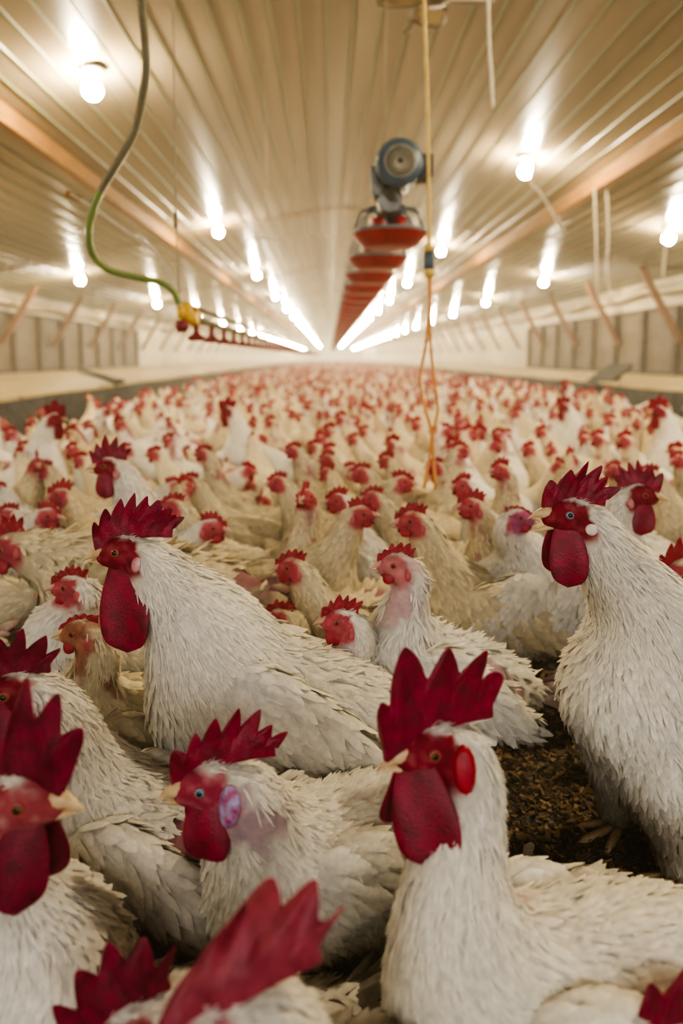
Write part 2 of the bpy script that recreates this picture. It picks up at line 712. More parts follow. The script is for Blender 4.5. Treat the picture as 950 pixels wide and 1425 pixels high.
def disc_blob(c, nrm, up, ru, rv, th, n=12, m=5):
    """flattened rounded blob, e.g. an ear lobe"""
    nrm = unit(nrm)
    a1 = unit(np.cross(up, nrm))
    a2 = np.cross(nrm, a1)
    V, F = [], []
    for i in range(m + 1):
        ph = PI * i / m - PI / 2
        for k in range(n):
            a = 2 * PI * k / n
            V.append(c + (a1 * math.cos(a) * ru + a2 * math.sin(a) * rv) * max(0.02, math.cos(ph)) + nrm * th * math.sin(ph))
    for i in range(m):
        for k in range(n):
            l = (k + 1) % n
            F.append((i * n + k, i * n + l, (i + 1) * n + l, (i + 1) * n + k))
    return np.array(V), F


CREAM = np.array([0.80, 0.69, 0.47])
WHITE = np.array([0.88, 0.84, 0.76])
SKIN = np.array([0.48, 0.12, 0.12])


def bird_core(sp):
    """skeleton + SDF of one bird in its own frame: x forward, feet at z = 0"""
    s = sp.get('s', 1.0)
    male = sp.get('male', False)
    th = math.radians(sp.get('pitch', 12))
    hb = sp.get('hb', 0.21)
    C = np.array([0, 0, hb])
    R = rot_y(th)
    H = np.asarray(sp['H'], float)
    hd = unit(sp['hd'])
    hv = unit(np.cross([0, 0, 1], hd))
    hw = np.cross(hd, hv)
    rh = sp.get('rh', 0.0285 if male else 0.0235)
    back = R @ np.array([-1, 0, -0.12])
    S = SDF()
    bw = s * sp.get('fat', 1.0)
    L = lambda x, y, z: C + R @ (np.array([x, y, z]) * s)
    S.ell(C, R, np.array([0.165 * s, 0.098 * bw, 0.098 * bw]), 0.03, 'body', back)
    S.ell(L(0.085, 0, -0.012), R, np.array([0.085 * s, 0.082 * bw, 0.098 * bw]), 0.05, 'body', unit(back + np.array([0, 0, -0.9])))
    S.ell(L(-0.10, 0, 0.005), R, np.array([0.10 * s, 0.075 * bw, 0.085 * bw]), 0.05, 'body', back)
    S.cone(L(-0.15, 0, 0.02), L(-0.225, 0, 0.05), 0.055 * s, 0.022 * s, 0.05, 'body', back)
    P0 = L(0.095, 0, 0.035)
    nbk = sp.get('nback', 1.0 if male else 0.85)
    P3 = H - hd * rh * nbk - hw * rh * (0.55 if male else 0.4)
    ln = np.linalg.norm(P3 - P0)
    nb = sp.get('neckbend', 1.0)
    P1 = P0 + unit(R @ np.array([0.75 * nb, 0, 0.75])) * ln * 0.38
    P2 = P3 - unit(hw + hd * (0.75 if male else 0.5) + np.array([0, 0, 0.5])) * ln * 0.36
    ts = np.linspace(0, 1, 9)
    B = [(1 - t) ** 3 * P0 + 3 * (1 - t) ** 2 * t * P1 + 3 * (1 - t) * t * t * P2 + t ** 3 * P3 for t in ts]
    r0 = sp.get('r0', 0.068 if male else 0.058) * s
    r1 = sp.get('r1', 0.028 if male else 0.0225)
    pw = sp.get('npow', 1.4)
    for i in range(8):
        ra = r1 + (r0 - r1) * (1 - ts[i]) ** pw
        rb = r1 + (r0 - r1) * (1 - ts[i + 1]) ** pw
        f = unit(B[i] - B[i + 1])
        if i < 2:
            f = unit(f + back * 0.8)
        S.cone(B[i], B[i + 1], ra, rb, 0.022 if i > 1 else 0.045, 'hackle' if i < 5 else 'neck', f)
    S.ell(H, np.stack([hd, hv, hw], 1), np.array([rh * 1.12, rh * 0.82, rh * 0.95]), 0.012, 'head', unit(-hd - hw * 0.4))
    S.cone(H + hd * rh * 0.5 - hw * rh * 0.12, H + hd * rh * 1.0 - hw * rh * 0.18, rh * 0.6, rh * 0.42, 0.01, 'head', -hd)
    # thighs
    hip = sp.get('legspread', 0.055) * s
    for sg in (1, -1):
        a = L(-0.03, sg * 0.05, -0.045)
        kz = sp.get('kz', max(0.05, hb * 0.42))
        b = np.array([0.01 * s + sp.get('legx', 0), sg * hip, kz])
        S.cone(a, b, 0.055 * s, 0.026 * s, 0.04, 'thigh', unit(b - a))
    return dict(S=S, s=s, male=male, C=C, R=R, H=H, hd=hd, hv=hv, hw=hw, rh=rh, B=B, back=back, L=L, hip=hip, hb=hb, sp=sp)


def bird_color(k, P, seed, skin=True):
    sp = k['sp']
    base = sp.get('col', WHITE if k['male'] else CREAM)
    q = P - k['H']
    u, v, w = q @ k['hd'], q @ k['hv'], q @ k['hw']
    rh = k['rh']
    n1 = vnoise(P, 30, seed)
    n2 = vnoise(P, 90, seed + 3)
    n3 = vnoise(P, 11, seed + 7)
    cream = np.array([0.66, 0.55, 0.36])
    c = base[None] * (1 - 0.30 * n3[:, None]) + cream[None] * 0.30 * n3[:, None]
    for sp_, sr_ in sp.get('stain', []):
        g = sstep(sr_, sr_ * 0.3, np.linalg.norm(P - sp_, axis=1) + (n1 - 0.5) * sr_ * 0.8)[:, None] * 0.55
        c = c * (1 - g) + np.array([0.72, 0.34, 0.33]) * g
    # soiled lower parts
    low = sstep(k['hb'] - 0.01, k['hb'] - 0.15, P[:, 2]) * (0.15 + 0.5 * n1)
    dirt = np.array([0.33, 0.27, 0.20])
    c = c * (1 - low[:, None]) + dirt * low[:, None]
    # bare skin patches on neck and back
    bare = sp.get('bare', 0.0)
    bmask = np.zeros(len(P))
    if bare:
        Bn = np.array(k['B'])
        dn = np.min(np.linalg.norm(P[:, None] - Bn[None, 2:8], axis=2), axis=1)
        nk = sstep(0.075, 0.035, dn) * sstep(k['hb'] + 0.05, k['hb'] + 0.1, P[:, 2])
        bmask = np.maximum(bmask, nk * sstep(0.62 - 0.3 * bare, 0.80 - 0.3 * bare, n1 * 0.6 + n2 * 0.4))
    bb = sp.get('bareback', 0.0)
    if bb:
        r = k['R'].T @ (P - k['C']).T
        bk = sstep(0.0, 0.05, r[2]) * sstep(0.12, 0.05, r[0])
        bmask = np.maximum(bmask, bk * sstep(0.75 - 0.4 * bb, 0.85 - 0.4 * bb, n3 * 0.5 + n1 * 0.5))
    if not skin:
        bm_out = bmask
        c = c * (1 - 0.12 * bmask[:, None])
    sk = sp.get('skin', np.array([0.42, 0.20, 0.20]))
    if skin:
      c = c * (1 - bmask[:, None]) + (sk * (0.75 + 0.5 * n2[:, None])) * bmask[:, None]
    # face
    f = sstep(-0.86, -0.70, (u + 0.22 * -w) / rh + (n2 - 0.5) * 0.45) * sstep(0.85, 0.7, (w / rh) - 0.2 * u / rh + (n2 - 0.5) * 0.3)
    f *= sstep(2.4, 1.9, np.linalg.norm(q, axis=1) / rh) * sstep(-1.7, -1.1, w / rh + 0.5 * np.minimum(u / rh, 0))
    if sp.get('face', 1.0) < 1:
        f *= sp['face']
    fc = sp.get('facecol', np.array([0.27, 0.015, 0.035]) if k['male'] else np.array([0.46, 0.085, 0.11]))
    n4 = vnoise(P, 170, seed + 5)
    fcol = fc * (0.5 + 0.6 * n2[:, None] + 0.4 * n4[:, None])
    du = sp.get('dust', 0.25) * sstep(0.5, 0.9, n4 * 0.6 + n2 * 0.4)[:, None]
    fcol = fcol * (1 - du) + np.array([0.50, 0.30, 0.28]) * du
    c = c * (1 - f[:, None]) + fcol * f[:, None]
    return c, f, bmask


def wing_sdf(k, sg):
    S = SDF()
    s = k['s']
    R = k['R']
    c = k['L'](-0.015, sg * 0.084 * k['sp'].get('fat', 1.0), 0.018)
    ax = rot_y(math.radians(k['sp'].get('pitch', 12) + 6))
    yaw = -sg * 0.10
    Rz = np.array([[math.cos(yaw), -math.sin(yaw), 0], [math.sin(yaw), math.cos(yaw), 0], [0, 0, 1]])
    A = Rz @ ax
    fl = A @ np.array([-1, 0, -0.22])
    S.ell(c, A, np.array([0.125, 0.026, 0.062]) * s, 0.02, 'wing', unit(fl))
    S.ell(c + A @ np.array([0.05, 0, 0.005]) * s, A, np.array([0.06, 0.030, 0.058]) * s, 0.03, 'wing', unit(fl + np.array([0, 0, -0.3])))
    S.ell(c + A @ np.array([-0.10, 0, -0.005]) * s, A, np.array([0.085, 0.018, 0.036]) * s, 0.03, 'wing', unit(fl))
    return S, c, A


def make_bird(sp, name='hen', seed=1, lod=0, loc=(0, 0, 0), rz=0.0):
    """lod 0 hero, 1 near hen, 2 one plain mesh"""
    rng = np.random.default_rng(seed)
    k = bird_core(sp)
    S, H, hd, hv, hw, rh, s, male = k['S'], k['H'], k['hd'], k['hv'], k['hw'], k['rh'], k['s'], k['male']
    vox = {0: 0.0062, 1: 0.010, 2: 0.017, 3: 0.027}[lod]
    if lod >= 2:
        S.p = [p for p in S.p if True]
    V, Q = S.mesh(vox)
    c, f, bm = bird_color(k, V, seed)
    combp = dict(length=rh * 2.6, height=0.02, teeth=6, hen=True, wavy=0.002, thick=0.005)
    if male:
        combp = dict(length=rh * 2.9, height=0.075, teeth=6, wavy=0.005, thick=0.009)
    combp.update(sp.get('comb', {}))
    wl = sp.get('wattle', (0.075, 0.042) if male else (0.024, 0.018))
    wtop = H + hd * (rh * 1.0 - wl[1] * 0.42) - hw * rh * 0.55 + hd * rh * sp.get('wfwd', 0.0)
    if lod >= 2:
        combp['teeth'] = 3
        cv, cq = comb_mesh(H, hd, hv, hw, rng=rng, headr=rh, **combp)
        # keep a light version of the comb: every 4th column
        N = 30
        keep = []
        Mr = 8
        g = cv.reshape(2, N, Mr, 3)[:, ::3][:, :, [0, 4, 7]]
        n2, m2 = g.shape[1], 3
        cv = g.reshape(-1, 3)
        cq = []
        for sd in range(2):
            for i in range(n2 - 1):
                for j in range(m2 - 1):
                    a = sd * n2 * m2 + i * m2 + j
                    cq.append((a, a + m2, a + m2 + 1, a + 1))
        cq = np.array(cq)
        VV, QQ, CC = [V], [Q], [c]
        red = np.array([0.25, 0.006, 0.025]) if male else np.array([0.34, 0.020, 0.036])

        def join(v, q, col):
            n = sum(len(x) for x in VV)
            VV.append(v)
            QQ.append(np.array(q) + n)
            CC.append(np.tile(col, (len(v), 1)))
        join(cv, cq, red)
        for sg in (1, -1):
            v, q = disc_blob(wtop + hv * sg * 0.005 + np.array([0, 0, -wl[0] * 0.45]), hv, np.array([0, 0, 1.0]), wl[1] * 0.5, wl[0] * 0.55, 0.005, 6, 4)
            join(v, q, red)
        bv, bq = beak_mesh(H, hd, hv, hw, rh, rh * 1.3, 0, False)
        join(bv, [q for q in bq if len(q) == 4], np.array([0.50, 0.34, 0.2]))
        if lod == 2:
            for sg in (1, -1):
                e = H + hd * rh * 0.45 + hw * rh * 0.22 + hv * sg * rh * 0.75
                v, q = disc_blob(e, hv * sg, hw, 0.0042, 0.0042, 0.003, 6, 3)
                join(v, q, np.array([0.01, 0.008, 0.008]))
            v, q = blade(k['L'](-0.2, 0, 0.04), k['back'] + np.array([0, 0, 0.5]), np.array([0, 1.0, 0]), 0.1, 0.06, 0.0, 4)
            join(v, q, CREAM * 0.9)
            for sg in (1, -1):
                b = MB()
                b.tube([(0.01, sg * k['hip'], k['hb'] * 0.42), (-0.005, sg * k['hip'], 0.02), (0.06, sg * k['hip'], 0.006)], [0.008, 0.007, 0.004], 4, caps=False)
                join(np.array(b.v), np.array(b.f), np.array([0.5, 0.36, 0.2]))
        o = quad_mesh(name, np.concatenate(VV), np.concatenate(QQ), M['crowd'], None, np.clip(np.concatenate(CC), 0, 1))
        o.location = tuple(loc)
        o.rotation_euler = (0, 0, rz)
        return o, k
    root = empty(name, loc, rz)
    lb = sp.get('lobe', (0.26, 0.40) if male else (0.24, 0.42))
    LP = [S.push((H - hd * rh * 0.70 - hw * rh * 0.42 + hv * sg * rh)[None], 0.0, 3)[0] for sg in (1, -1)]

    def off_lobe(P_, d_, L_):
        ok = np.ones(len(P_), bool)
        for lp_ in LP:
            for t_ in (0, 0.5, 1.0):
                ok &= np.linalg.norm(P_ + d_ * (np.reshape(L_, (-1, 1)) * t_) - lp_, axis=1) > rh * max(lb) * 1.08
        return ok
    # ---- plumage blades on the body
    nf = {0: 13000, 1: 2800}[lod] if not sp.get('nf') else sp['nf']
    P = sample_mesh(V, Q, nf, rng)
    # extra on neck
    d, reg = S.flow(P)
    cc, ff, bb = bird_color(k, P, seed, False)
    qv = (P - H) @ hd / rh + 0.9
    keep = off_lobe(P, d, np.full(len(P), 0.02)) & (ff < 0.25) & (rng.random(nf) > bb * 1.5) & (reg != 'nothing')
    P, d, reg, cc = P[keep], d[keep], reg[keep], cc[keep]
    big = 1.0 if lod == 0 else 1.35
    sizeL = {'body': 0.038, 'hackle': 0.040, 'neck': 0.024, 'head': 0.010, 'thigh': 0.036}
    sizeW = {'body': 0.0105, 'hackle': 0.0058, 'neck': 0.0042, 'head': 0.003, 'thigh': 0.011}
    Ls = np.array([sizeL[r] for r in reg]) * (0.7 + 0.6 * rng.random(len(P))) * (s if lod == 0 else s * 1.1)
    Ws = np.array([sizeW[r] for r in reg]) * (0.7 + 0.6 * rng.random(len(P))) * big
    ruff = sp.get('ruffle', 1.0)
    lift = (0.0025 + 0.009 * rng.random(len(P)) ** 4 * ruff) * np.where(reg == 'body', 1.2, 0.8) * np.where(reg == 'head', 0.3, 1.0)
    cc = cc * (0.90 + 0.2 * rng.random((len(P), 1)))
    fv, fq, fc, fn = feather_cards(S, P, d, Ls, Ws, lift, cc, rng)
    if lod == 0:    # dense fine hackle strands
        P2 = sample_mesh(V, Q, 16000, rng)
        d2, reg2 = S.flow(P2)
        c2, f2, b2 = bird_color(k, P2, seed, False)
        kp = off_lobe(P2, d2, np.full(len(P2), 0.02)) & (f2 < 0.3) & ((reg2 == 'hackle') | (reg2 == 'neck') | (reg2 == 'head')) & (rng.random(16000) > b2 * 1.5)
        P2, d2, c2, reg2 = P2[kp], d2[kp], c2[kp], reg2[kp]
        L2 = np.where(reg2 == 'hackle', 0.05, np.where(reg2 == 'neck', 0.028, 0.009)) * (0.6 + 0.7 * rng.random(len(P2)))
        W2 = np.where(reg2 == 'hackle', 0.0036, np.where(reg2 == 'neck', 0.0026, 0.0016))
        v2, q2, cc2, n2_ = feather_cards(S, P2, d2, L2, W2, 0.003 + 0.005 * rng.random(len(P2)) ** 2, c2 * (0.9 + 0.2 * rng.random((len(P2), 1))), rng)
        fq = np.concatenate([fq, q2 + len(fv)])
        fv = np.concatenate([fv, v2])
        fc = np.concatenate([fc, cc2])
        fn = np.concatenate([fn, n2_])
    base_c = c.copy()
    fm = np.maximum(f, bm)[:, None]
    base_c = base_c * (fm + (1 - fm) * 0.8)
    VV = np.concatenate([V, fv])
    QQ = np.concatenate([Q, fq + len(V)])
    CC = np.concatenate([base_c, fc])
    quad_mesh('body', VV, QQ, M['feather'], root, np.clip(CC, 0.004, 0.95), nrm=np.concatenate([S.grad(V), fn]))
    # ---- wings
    for sg in (1, -1):
        Wd, wc, A = wing_sdf(k, sg)
        wv, wq = Wd.mesh(0.009)
        n = 700 if lod == 0 else 260
        wp = sample_mesh(wv, wq, n, rng)
        wd_, _ = Wd.flow(wp)
        wcol, _, wb = bird_color(k, wp, seed, False)
        wl_ = (0.045 + 0.02 * rng.random(n)) * s
        fv, fq, fc, fn = feather_cards(Wd, wp, wd_, wl_, np.full(n, 0.019 * s) * (0.8 + 0.4 * rng.random(n)), 0.004 + 0.01 * rng.random(n) ** 3 * ruff, wcol * (0.88 + 0.22 * rng.random((n, 1))), rng)
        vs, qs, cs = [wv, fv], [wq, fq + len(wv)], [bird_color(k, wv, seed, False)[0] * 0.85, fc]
        ns_ = [Wd.grad(wv), fn]
        tot = len(wv) + len(fv)
        out = A @ np.array([0, sg, 0.0])
        for i in range(13):
            t = i / 12
            p0 = wc + A @ (np.array([0.035 - 0.13 * t, sg * (0.016 + 0.008 * math.sin(t * 3)), -0.030 + 0.030 * t]) * s)
            dd = A @ np.array([-1, -sg * 0.06, -0.34 + 0.34 * t + rng.normal(0, 0.03)])
            bv, bq = blade(p0, dd, out, (0.11 + 0.03 * t) * s, 0.021 * s, -0.10 + rng.normal(0, 0.03))
            vs.append(bv)
            ns_.append(unit_rows(np.tile(out + np.array([0, 0, 0.25]), (len(bv), 1)) + rng.normal(0, 0.12, 3)))
            qs.append(bq + tot)
            tot += len(bv)
            cc1, _, _ = bird_color(k, bv, seed, False)
            cs.append(cc1 * (0.86 + 0.16 * rng.random()))
        quad_mesh('wing', np.concatenate(vs), np.concatenate(qs), M['feather'], root, np.clip(np.concatenate(cs), 0.004, 0.95), nrm=np.concatenate(ns_))
    # ---- tail
    vs, qs, cs, tot = [], [], [], 0
    nt = 14
    for i in range(nt):
        a = (i / (nt - 1) - 0.5) * 2
        p0 = k['L'](-0.205, 0.022 * a, 0.045)
        dd = k['back'] + np.array([rng.normal(0, 0.08), 0.35 * a, 0.55 - 0.35 * abs(a) + rng.normal(0, 0.1)])
        bv, bq = blade(p0, dd, np.array([0, np.sign(a) if a else 1.0, 0.25]), s * (0.085 + 0.04 * rng.random()), 0.024 * s, 0.08 * rng.normal())
        vs.append(bv)
        qs.append(bq + tot)
        tot += len(bv)
        cs.append(bird_color(k, bv, seed)[0] * (0.85 + 0.2 * rng.random()))
    quad_mesh('tail', np.concatenate(vs), np.concatenate(qs), M['feather'], root, np.clip(np.concatenate(cs), 0.004, 0.95))
    # ---- comb, wattles, beak, lobes, eyes
    cv, cq = comb_mesh(H, hd, hv, hw, rng=rng, headr=rh, **combp)
    cm = M[sp.get('combmat', 'comb' if male else 'comb_hen')]
    o = mesh_obj('comb', cv, [tuple(q) for q in cq], cm, root)
    bm_fix(o.data)
    if lod == 0:
        o.modifiers.new('sub', 'SUBSURF').levels = 1
    for sg in (1, -1):
        v, q = wattle_mesh(wtop + hv * sg * rh * (0.42 if male else 0.3), hd, hv, sg, wl[0] * (1 + 0.08 * sg * rng.random()), wl[1], rng, sp.get('splay', 0.25), 0.010 if male else 0.006, sp.get('turn', 0.3))
        o = mesh_obj('wattle', v, q, cm, root)
        bm_fix(o.data)
        if lod == 0:
            o.modifiers.new('sub', 'SUBSURF').levels = 1
    v, q = beak_mesh(H, hd, hv, hw, rh, rh * sp.get('beak', 1.42 if male else 1.25), sp.get('gape', 0.0))
    o = mesh_obj('beak', v, q, M[sp.get('beakmat', 'beak' if male else 'beak_hen')], root)
    bm_fix(o.data)
    for sg in (1, -1):
        lp = (H - hd * rh * 0.70 - hw * rh * 0.42 + hv * sg * rh)[None]
        lp = S.push(lp, 0.0, 3)
        ln = S.grad(lp)[0]
        v, q = disc_blob(lp[0], ln, np.array([0, 0, 1.0]), rh * lb[0], rh * lb[1], 0.0034)
        mesh_obj('earlobe', v, q, M[sp.get('lobemat', 'lobe' if male else 'lobe_hen')], root)
        ep = (H + hd * rh * 0.36 + hw * rh * 0.24 + hv * sg * rh)[None]
        ep = S.push(ep, 0.0, 3)
        en = S.grad(ep)[0]
        er = rh * 0.2
        c0 = ep[0] - en * er * 0.35
        a1 = unit(np.cross(hw, en))
        a2 = np.cross(en, a1)
        ev, ef, ei = [], [], []
        rings = (0.0, 18, 33, 34, 46, 58, 59, 74, 100)
        ns = 16
        for a in rings[1:]:
            rr = er if a <= 58 else er * 1.22
            if a >= 74:
                rr = er * (1.22 if a == 74 else 1.1)
            for j in range(ns):
                b = 2 * PI * j / ns
                ra = math.radians(a)
                ev.append(c0 + en * rr * math.cos(ra) + (a1 * math.cos(b) + a2 * math.sin(b) * 0.92) * rr * math.sin(ra))
        ev.append(c0 + en * er)
        ctr = len(ev) - 1
        for j in range(ns):
            ef.append((ctr, j, (j + 1) % ns))
            ei.append(0)
        for i in range(len(rings) - 2):
            for j in range(ns):
                l = (j + 1) % ns
                ef.append((i * ns + j, (i + 1) * ns + j, (i + 1) * ns + l, i * ns + l))
                ei.append(0 if rings[i + 2] <= 33 else (1 if rings[i + 2] <= 58 else 2))
        o = mesh_obj('eye', ev, ef, [M['pupil'], M[sp.get('iris', 'iris')], M['eyelid']], root, midx=ei)
        bm_fix(o.data)
    # ---- legs
    for sg in (1, -1):
        b = MB()
        kx = 0.01 * s + sp.get('legx', 0)
        kz = sp.get('kz', max(0.05, k['hb'] * 0.42))
        ank = (kx - 0.012, sg * k['hip'], 0.022)
        b.tube([(kx, sg * k['hip'], kz + 0.01), (kx - 0.012, sg * k['hip'], kz * 0.6), ank], [0.012 * s, 0.009 * s, 0.0095 * s], 8)
        for a, l in ((-0.5, 0.06), (0, 0.075), (0.5, 0.06), (PI, 0.03)):
            p = [(ank[0], ank[1], 0.02), (ank[0] + math.cos(a) * l * 0.5, ank[1] + math.sin(a) * l * 0.5, 0.011), (ank[0] + math.cos(a) * l, ank[1] + math.sin(a) * l, 0.006), (ank[0] + math.cos(a) * l * 1.2, ank[1] + math.sin(a) * l * 1.2, 0.002)]
            b.tube(p, [0.009 * s, 0.0075 * s, 0.006 * s, 0.001], 6)
        b.build('leg', M['leg'], root, True)
    return root, k


def copy_tree(o, loc, rz, sc=1.0):
    c = o.copy()
    COL.objects.link(c)
    c.location = tuple(loc)
    c.rotation_euler = (0, 0, rz)
    c.scale = (sc, sc, sc)
    for ch in list(o.children):
        d = ch.copy()
        COL.objects.link(d)
        d.parent = c
    return c


def dirv(yaw, pitch=0):
    y, p = math.radians(yaw), math.radians(pitch)
    return np.array([math.cos(y) * math.cos(p), math.sin(y) * math.cos(p), math.sin(p)])


PLACED = []     # (x, y, r) circles already taken on the ground


def occupy(x, y, yaw, s=1.0, r=0.098):
    c, sn = math.cos(yaw), math.sin(yaw)
    for d in (0.09, -0.09):
        PLACED.append((x + c * d * s, y + sn * d * s, r * s))


def hero(label, head, body, yaw, hyaw, hpitch=0, seed=1, lod=0, cat='rooster', group=None, **sp):
    """head/body: (px, py, depth); yaw = world heading of the body, hyaw of the head (degrees, 180 = to the left, 270 = at us)"""
    Hw = at(*head)
    Bw = at(*body)
    ya = math.radians(yaw)
    base = np.array([Bw[0], Bw[1], 0])
    c, s_ = math.cos(-ya), math.sin(-ya)
    Rz = np.array([[c, -s_, 0], [s_, c, 0], [0, 0, 1]])
    sp['H'] = Rz @ (Hw - base)
    sp['hd'] = Rz @ dirv(hyaw, hpitch)
    sp['hb'] = Bw[2]
    sp['stain'] = [(Rz @ (at(*p[:3]) - base), p[3]) for p in sp.get('stain', [])]
    root, k = make_bird(sp, cat, seed, lod, base, ya)
    tag(root, label, cat, group)
    occupy(base[0], base[1], ya, sp.get('s', 1.0))
    return root


# ================================================================== HEROES
hero('large white rooster in profile at left centre, with long wattles and a swept back comb',
     (174, 768, 0.95), (380, 985, 1.00), 183, 186, -3, 21, male=True, s=1.05, pitch=20,
     comb=dict(height=0.066, teeth=9, sweep=1.0, rough=0.16, lean=0.14, length=0.108, wavy=0.006, sp_base=0.62, tip=0.6, thick=0.013), wattle=(0.122, 0.072), col=WHITE, r0=0.085, r1=0.030, lobemat='lobe', neckbend=0.7, npow=1.2)
hero('tall white rooster standing at the right with its beak open beside the bare litter',
     (793, 718, 0.95), (912, 1008, 0.98), 200, 182, 3, 22, male=True, s=1.0, pitch=58, gape=0.5, iris='iris_blue', lobemat='lobe_white', lobe=(0.3, 0.3),
     comb=dict(height=0.064, teeth=6, sweep=0.9, lean=0.1, length=0.088, sp_base=0.5), wattle=(0.090, 0.05), r0=0.080, r1=0.030, npow=1.2, legspread=0.06, splay=0.1, kz=0.05, legx=0.0)
hero('white rooster behind the open beaked one, facing right with a spiky comb',
     (888, 690, 1.42), (800, 830, 1.46), -10, -14, 0, 23, male=True, s=0.95, pitch=30,
     comb=dict(height=0.062, teeth=6, fan=1.1), wattle=(0.08, 0.05))
hero('white foreground rooster right of centre with a tall fingered red comb',
     (600, 1040, 0.65), (785, 1400, 0.60), 190, 202, -2, 24, male=True, s=0.95, pitch=3, lobemat='lobe_red', lobe=(0.42, 0.85),
     comb=dict(height=0.108, teeth=5, sweep=0.65, lean=0.08, length=0.125, fan=0.85, thick=0.013, sp_base=0.42, front=1.85, tip=0.6), wattle=(0.090, 0.062), turn=0.7, splay=0.5, wfwd=0.75, r0=0.062, r1=0.030, npow=2.2, ruffle=0.7, neckbend=1.3, stain=[(700, 1255, 0.61, 0.03), (930, 1335, 0.55, 0.018)])
hero('white rooster with a blue eye and a mauve ear lobe, left of the foreground rooster',
     (292, 1090, 0.70), (455, 1200, 0.80), 216, 188, -8, 25, male=True, s=0.86, pitch=8, iris='iris_blue', lobemat='lobe_violet', lobe=(0.45, 0.8), bare=0.5,
     comb=dict(height=0.062, teeth=7, sweep=1.0, length=0.115, sp_base=0.45), wattle=(0.064, 0.05), skin=np.array([0.42, 0.30, 0.33]), facecol=np.array([0.36, 0.04, 0.08]), dust=0.5)
hero('rooster cut by the left edge, facing right with a tall spiked comb',
     (32, 1112, 0.58), (-40, 1440, 0.62), 15, -8, 3, 26, male=True, s=0.95, pitch=40, bare=0.4, facecol=np.array([0.38, 0.07, 0.085]), dust=0.8,
     comb=dict(height=0.098, teeth=5, sweep=0.0, fan=0.75, length=0.10, thick=0.013, sp_base=0.5), combmat='comb_dark', wattle=(0.085, 0.05), r0=0.055, npow=2.0)
hero('rooster at the left edge facing away left, dark floppy comb above a white neck',
     (22, 962, 0.80), (215, 1185, 0.84), 172, 196, -5, 27, male=True, s=0.95, pitch=10, bareback=0.35, lobemat='lobe_white', lobe=(0.3, 0.3),
     comb=dict(height=0.068, teeth=5, sweep=0.7, lean=0.3), combmat='comb_dark', wattle=(0.06, 0.045))
hero('blurred rooster lowest in front with a pink comb flopped to the right',
     (302, 1436, 0.43), (450, 1680, 0.46), 200, 192, -20, 28, male=True, s=0.85, pitch=5, facecol=np.array([0.50, 0.2, 0.24]),
     comb=dict(height=0.062, teeth=5, sweep=2.1, lean=-0.3, wavy=0.010, thick=0.017, length=0.125, sp_base=0.6, tip=0.5), combmat='comb_pink', wattle=(0.05, 0.04))
hero('low rooster with a pointed dark red comb left of the pink combed one',
     (185, 1432, 0.52), (225, 1540, 0.60), 205, 195, -24, 29, male=True, s=0.85, pitch=5,
     comb=dict(height=0.078, teeth=5, sweep=0.7), combmat='comb_dark', wattle=(0.05, 0.04))
hero('bird at the bottom right corner showing only its red comb tips',
     (925, 1462, 0.52), (1000, 1640, 0.54), 190, 190, -10, 30, male=True, s=0.85, pitch=8,
     comb=dict(height=0.060, teeth=4, sweep=0.5), wattle=(0.05, 0.04))
hen_sets = [
    ('brown headed hen with a plucked neck in front of the big left rooster', (112, 880, 1.02), (185, 1035, 1.06), 200, 184, -2, 41,
     dict(bare=0.95, skin=np.array([0.36, 0.17, 0.12]), facecol=np.array([0.40, 0.17, 0.10]), comb=dict(height=0.008), pitch=25, s=0.85, r0=0.045, npow=2.0, beakmat='beak')),
    ('white hen behind the brown headed one with a bright red wattle', (98, 817, 1.18), (150, 915, 1.24), 200, 188, 0, 42, dict(bare=0.3, col=WHITE, s=0.85)),
    ('cream hen with a short red comb right of the big left rooster', (387, 862, 1.22), (435, 960, 1.27), 205, 182, 0, 43, dict(col=CREAM, s=0.82, comb=dict(height=0.018))),
    ('white necked hen with a red wattle just above the foreground comb', (474, 865, 1.08), (540, 975, 1.14), 200, 182, 3, 44, dict(bare=0.25, col=WHITE, comb=dict(height=0.026), wattle=(0.032, 0.024), s=0.82)),
    ('pale bare faced hen with a patchy pink back, centre', (551, 787, 1.12), (606, 945, 1.15), 192, 183, 2, 45, dict(bare=0.7, bareback=0.95, col=WHITE, skin=np.array([0.52, 0.36, 0.36]), facecol=np.array([0.52, 0.18, 0.19]), s=0.82, pitch=24, ruffle=2.0, npow=1.8)),
    ('white hen in the middle right with its purple cheek turned right', (722, 722, 1.42), (692, 848, 1.46), 10, -25, 5, 46, dict(bare=0.35, col=WHITE, facecol=np.array([0.42, 0.10, 0.2]), comb=dict(height=0.006), pitch=30, s=1.0, npow=1.8)),
]
for lab, hd_, bd_, yw, hy, hp, sd, sp in hen_sets:
    hero(lab, hd_, bd_, yw, hy, hp, sd, 0, 'hen', None, nf=7500, **sp)
# ================================================================== THE FLOCK
def rotz(v, a):
    c, s_ = math.cos(a), math.sin(a)
    return np.array([v[0] * c - v[1] * s_, v[0] * s_ + v[1] * c, v[2]])


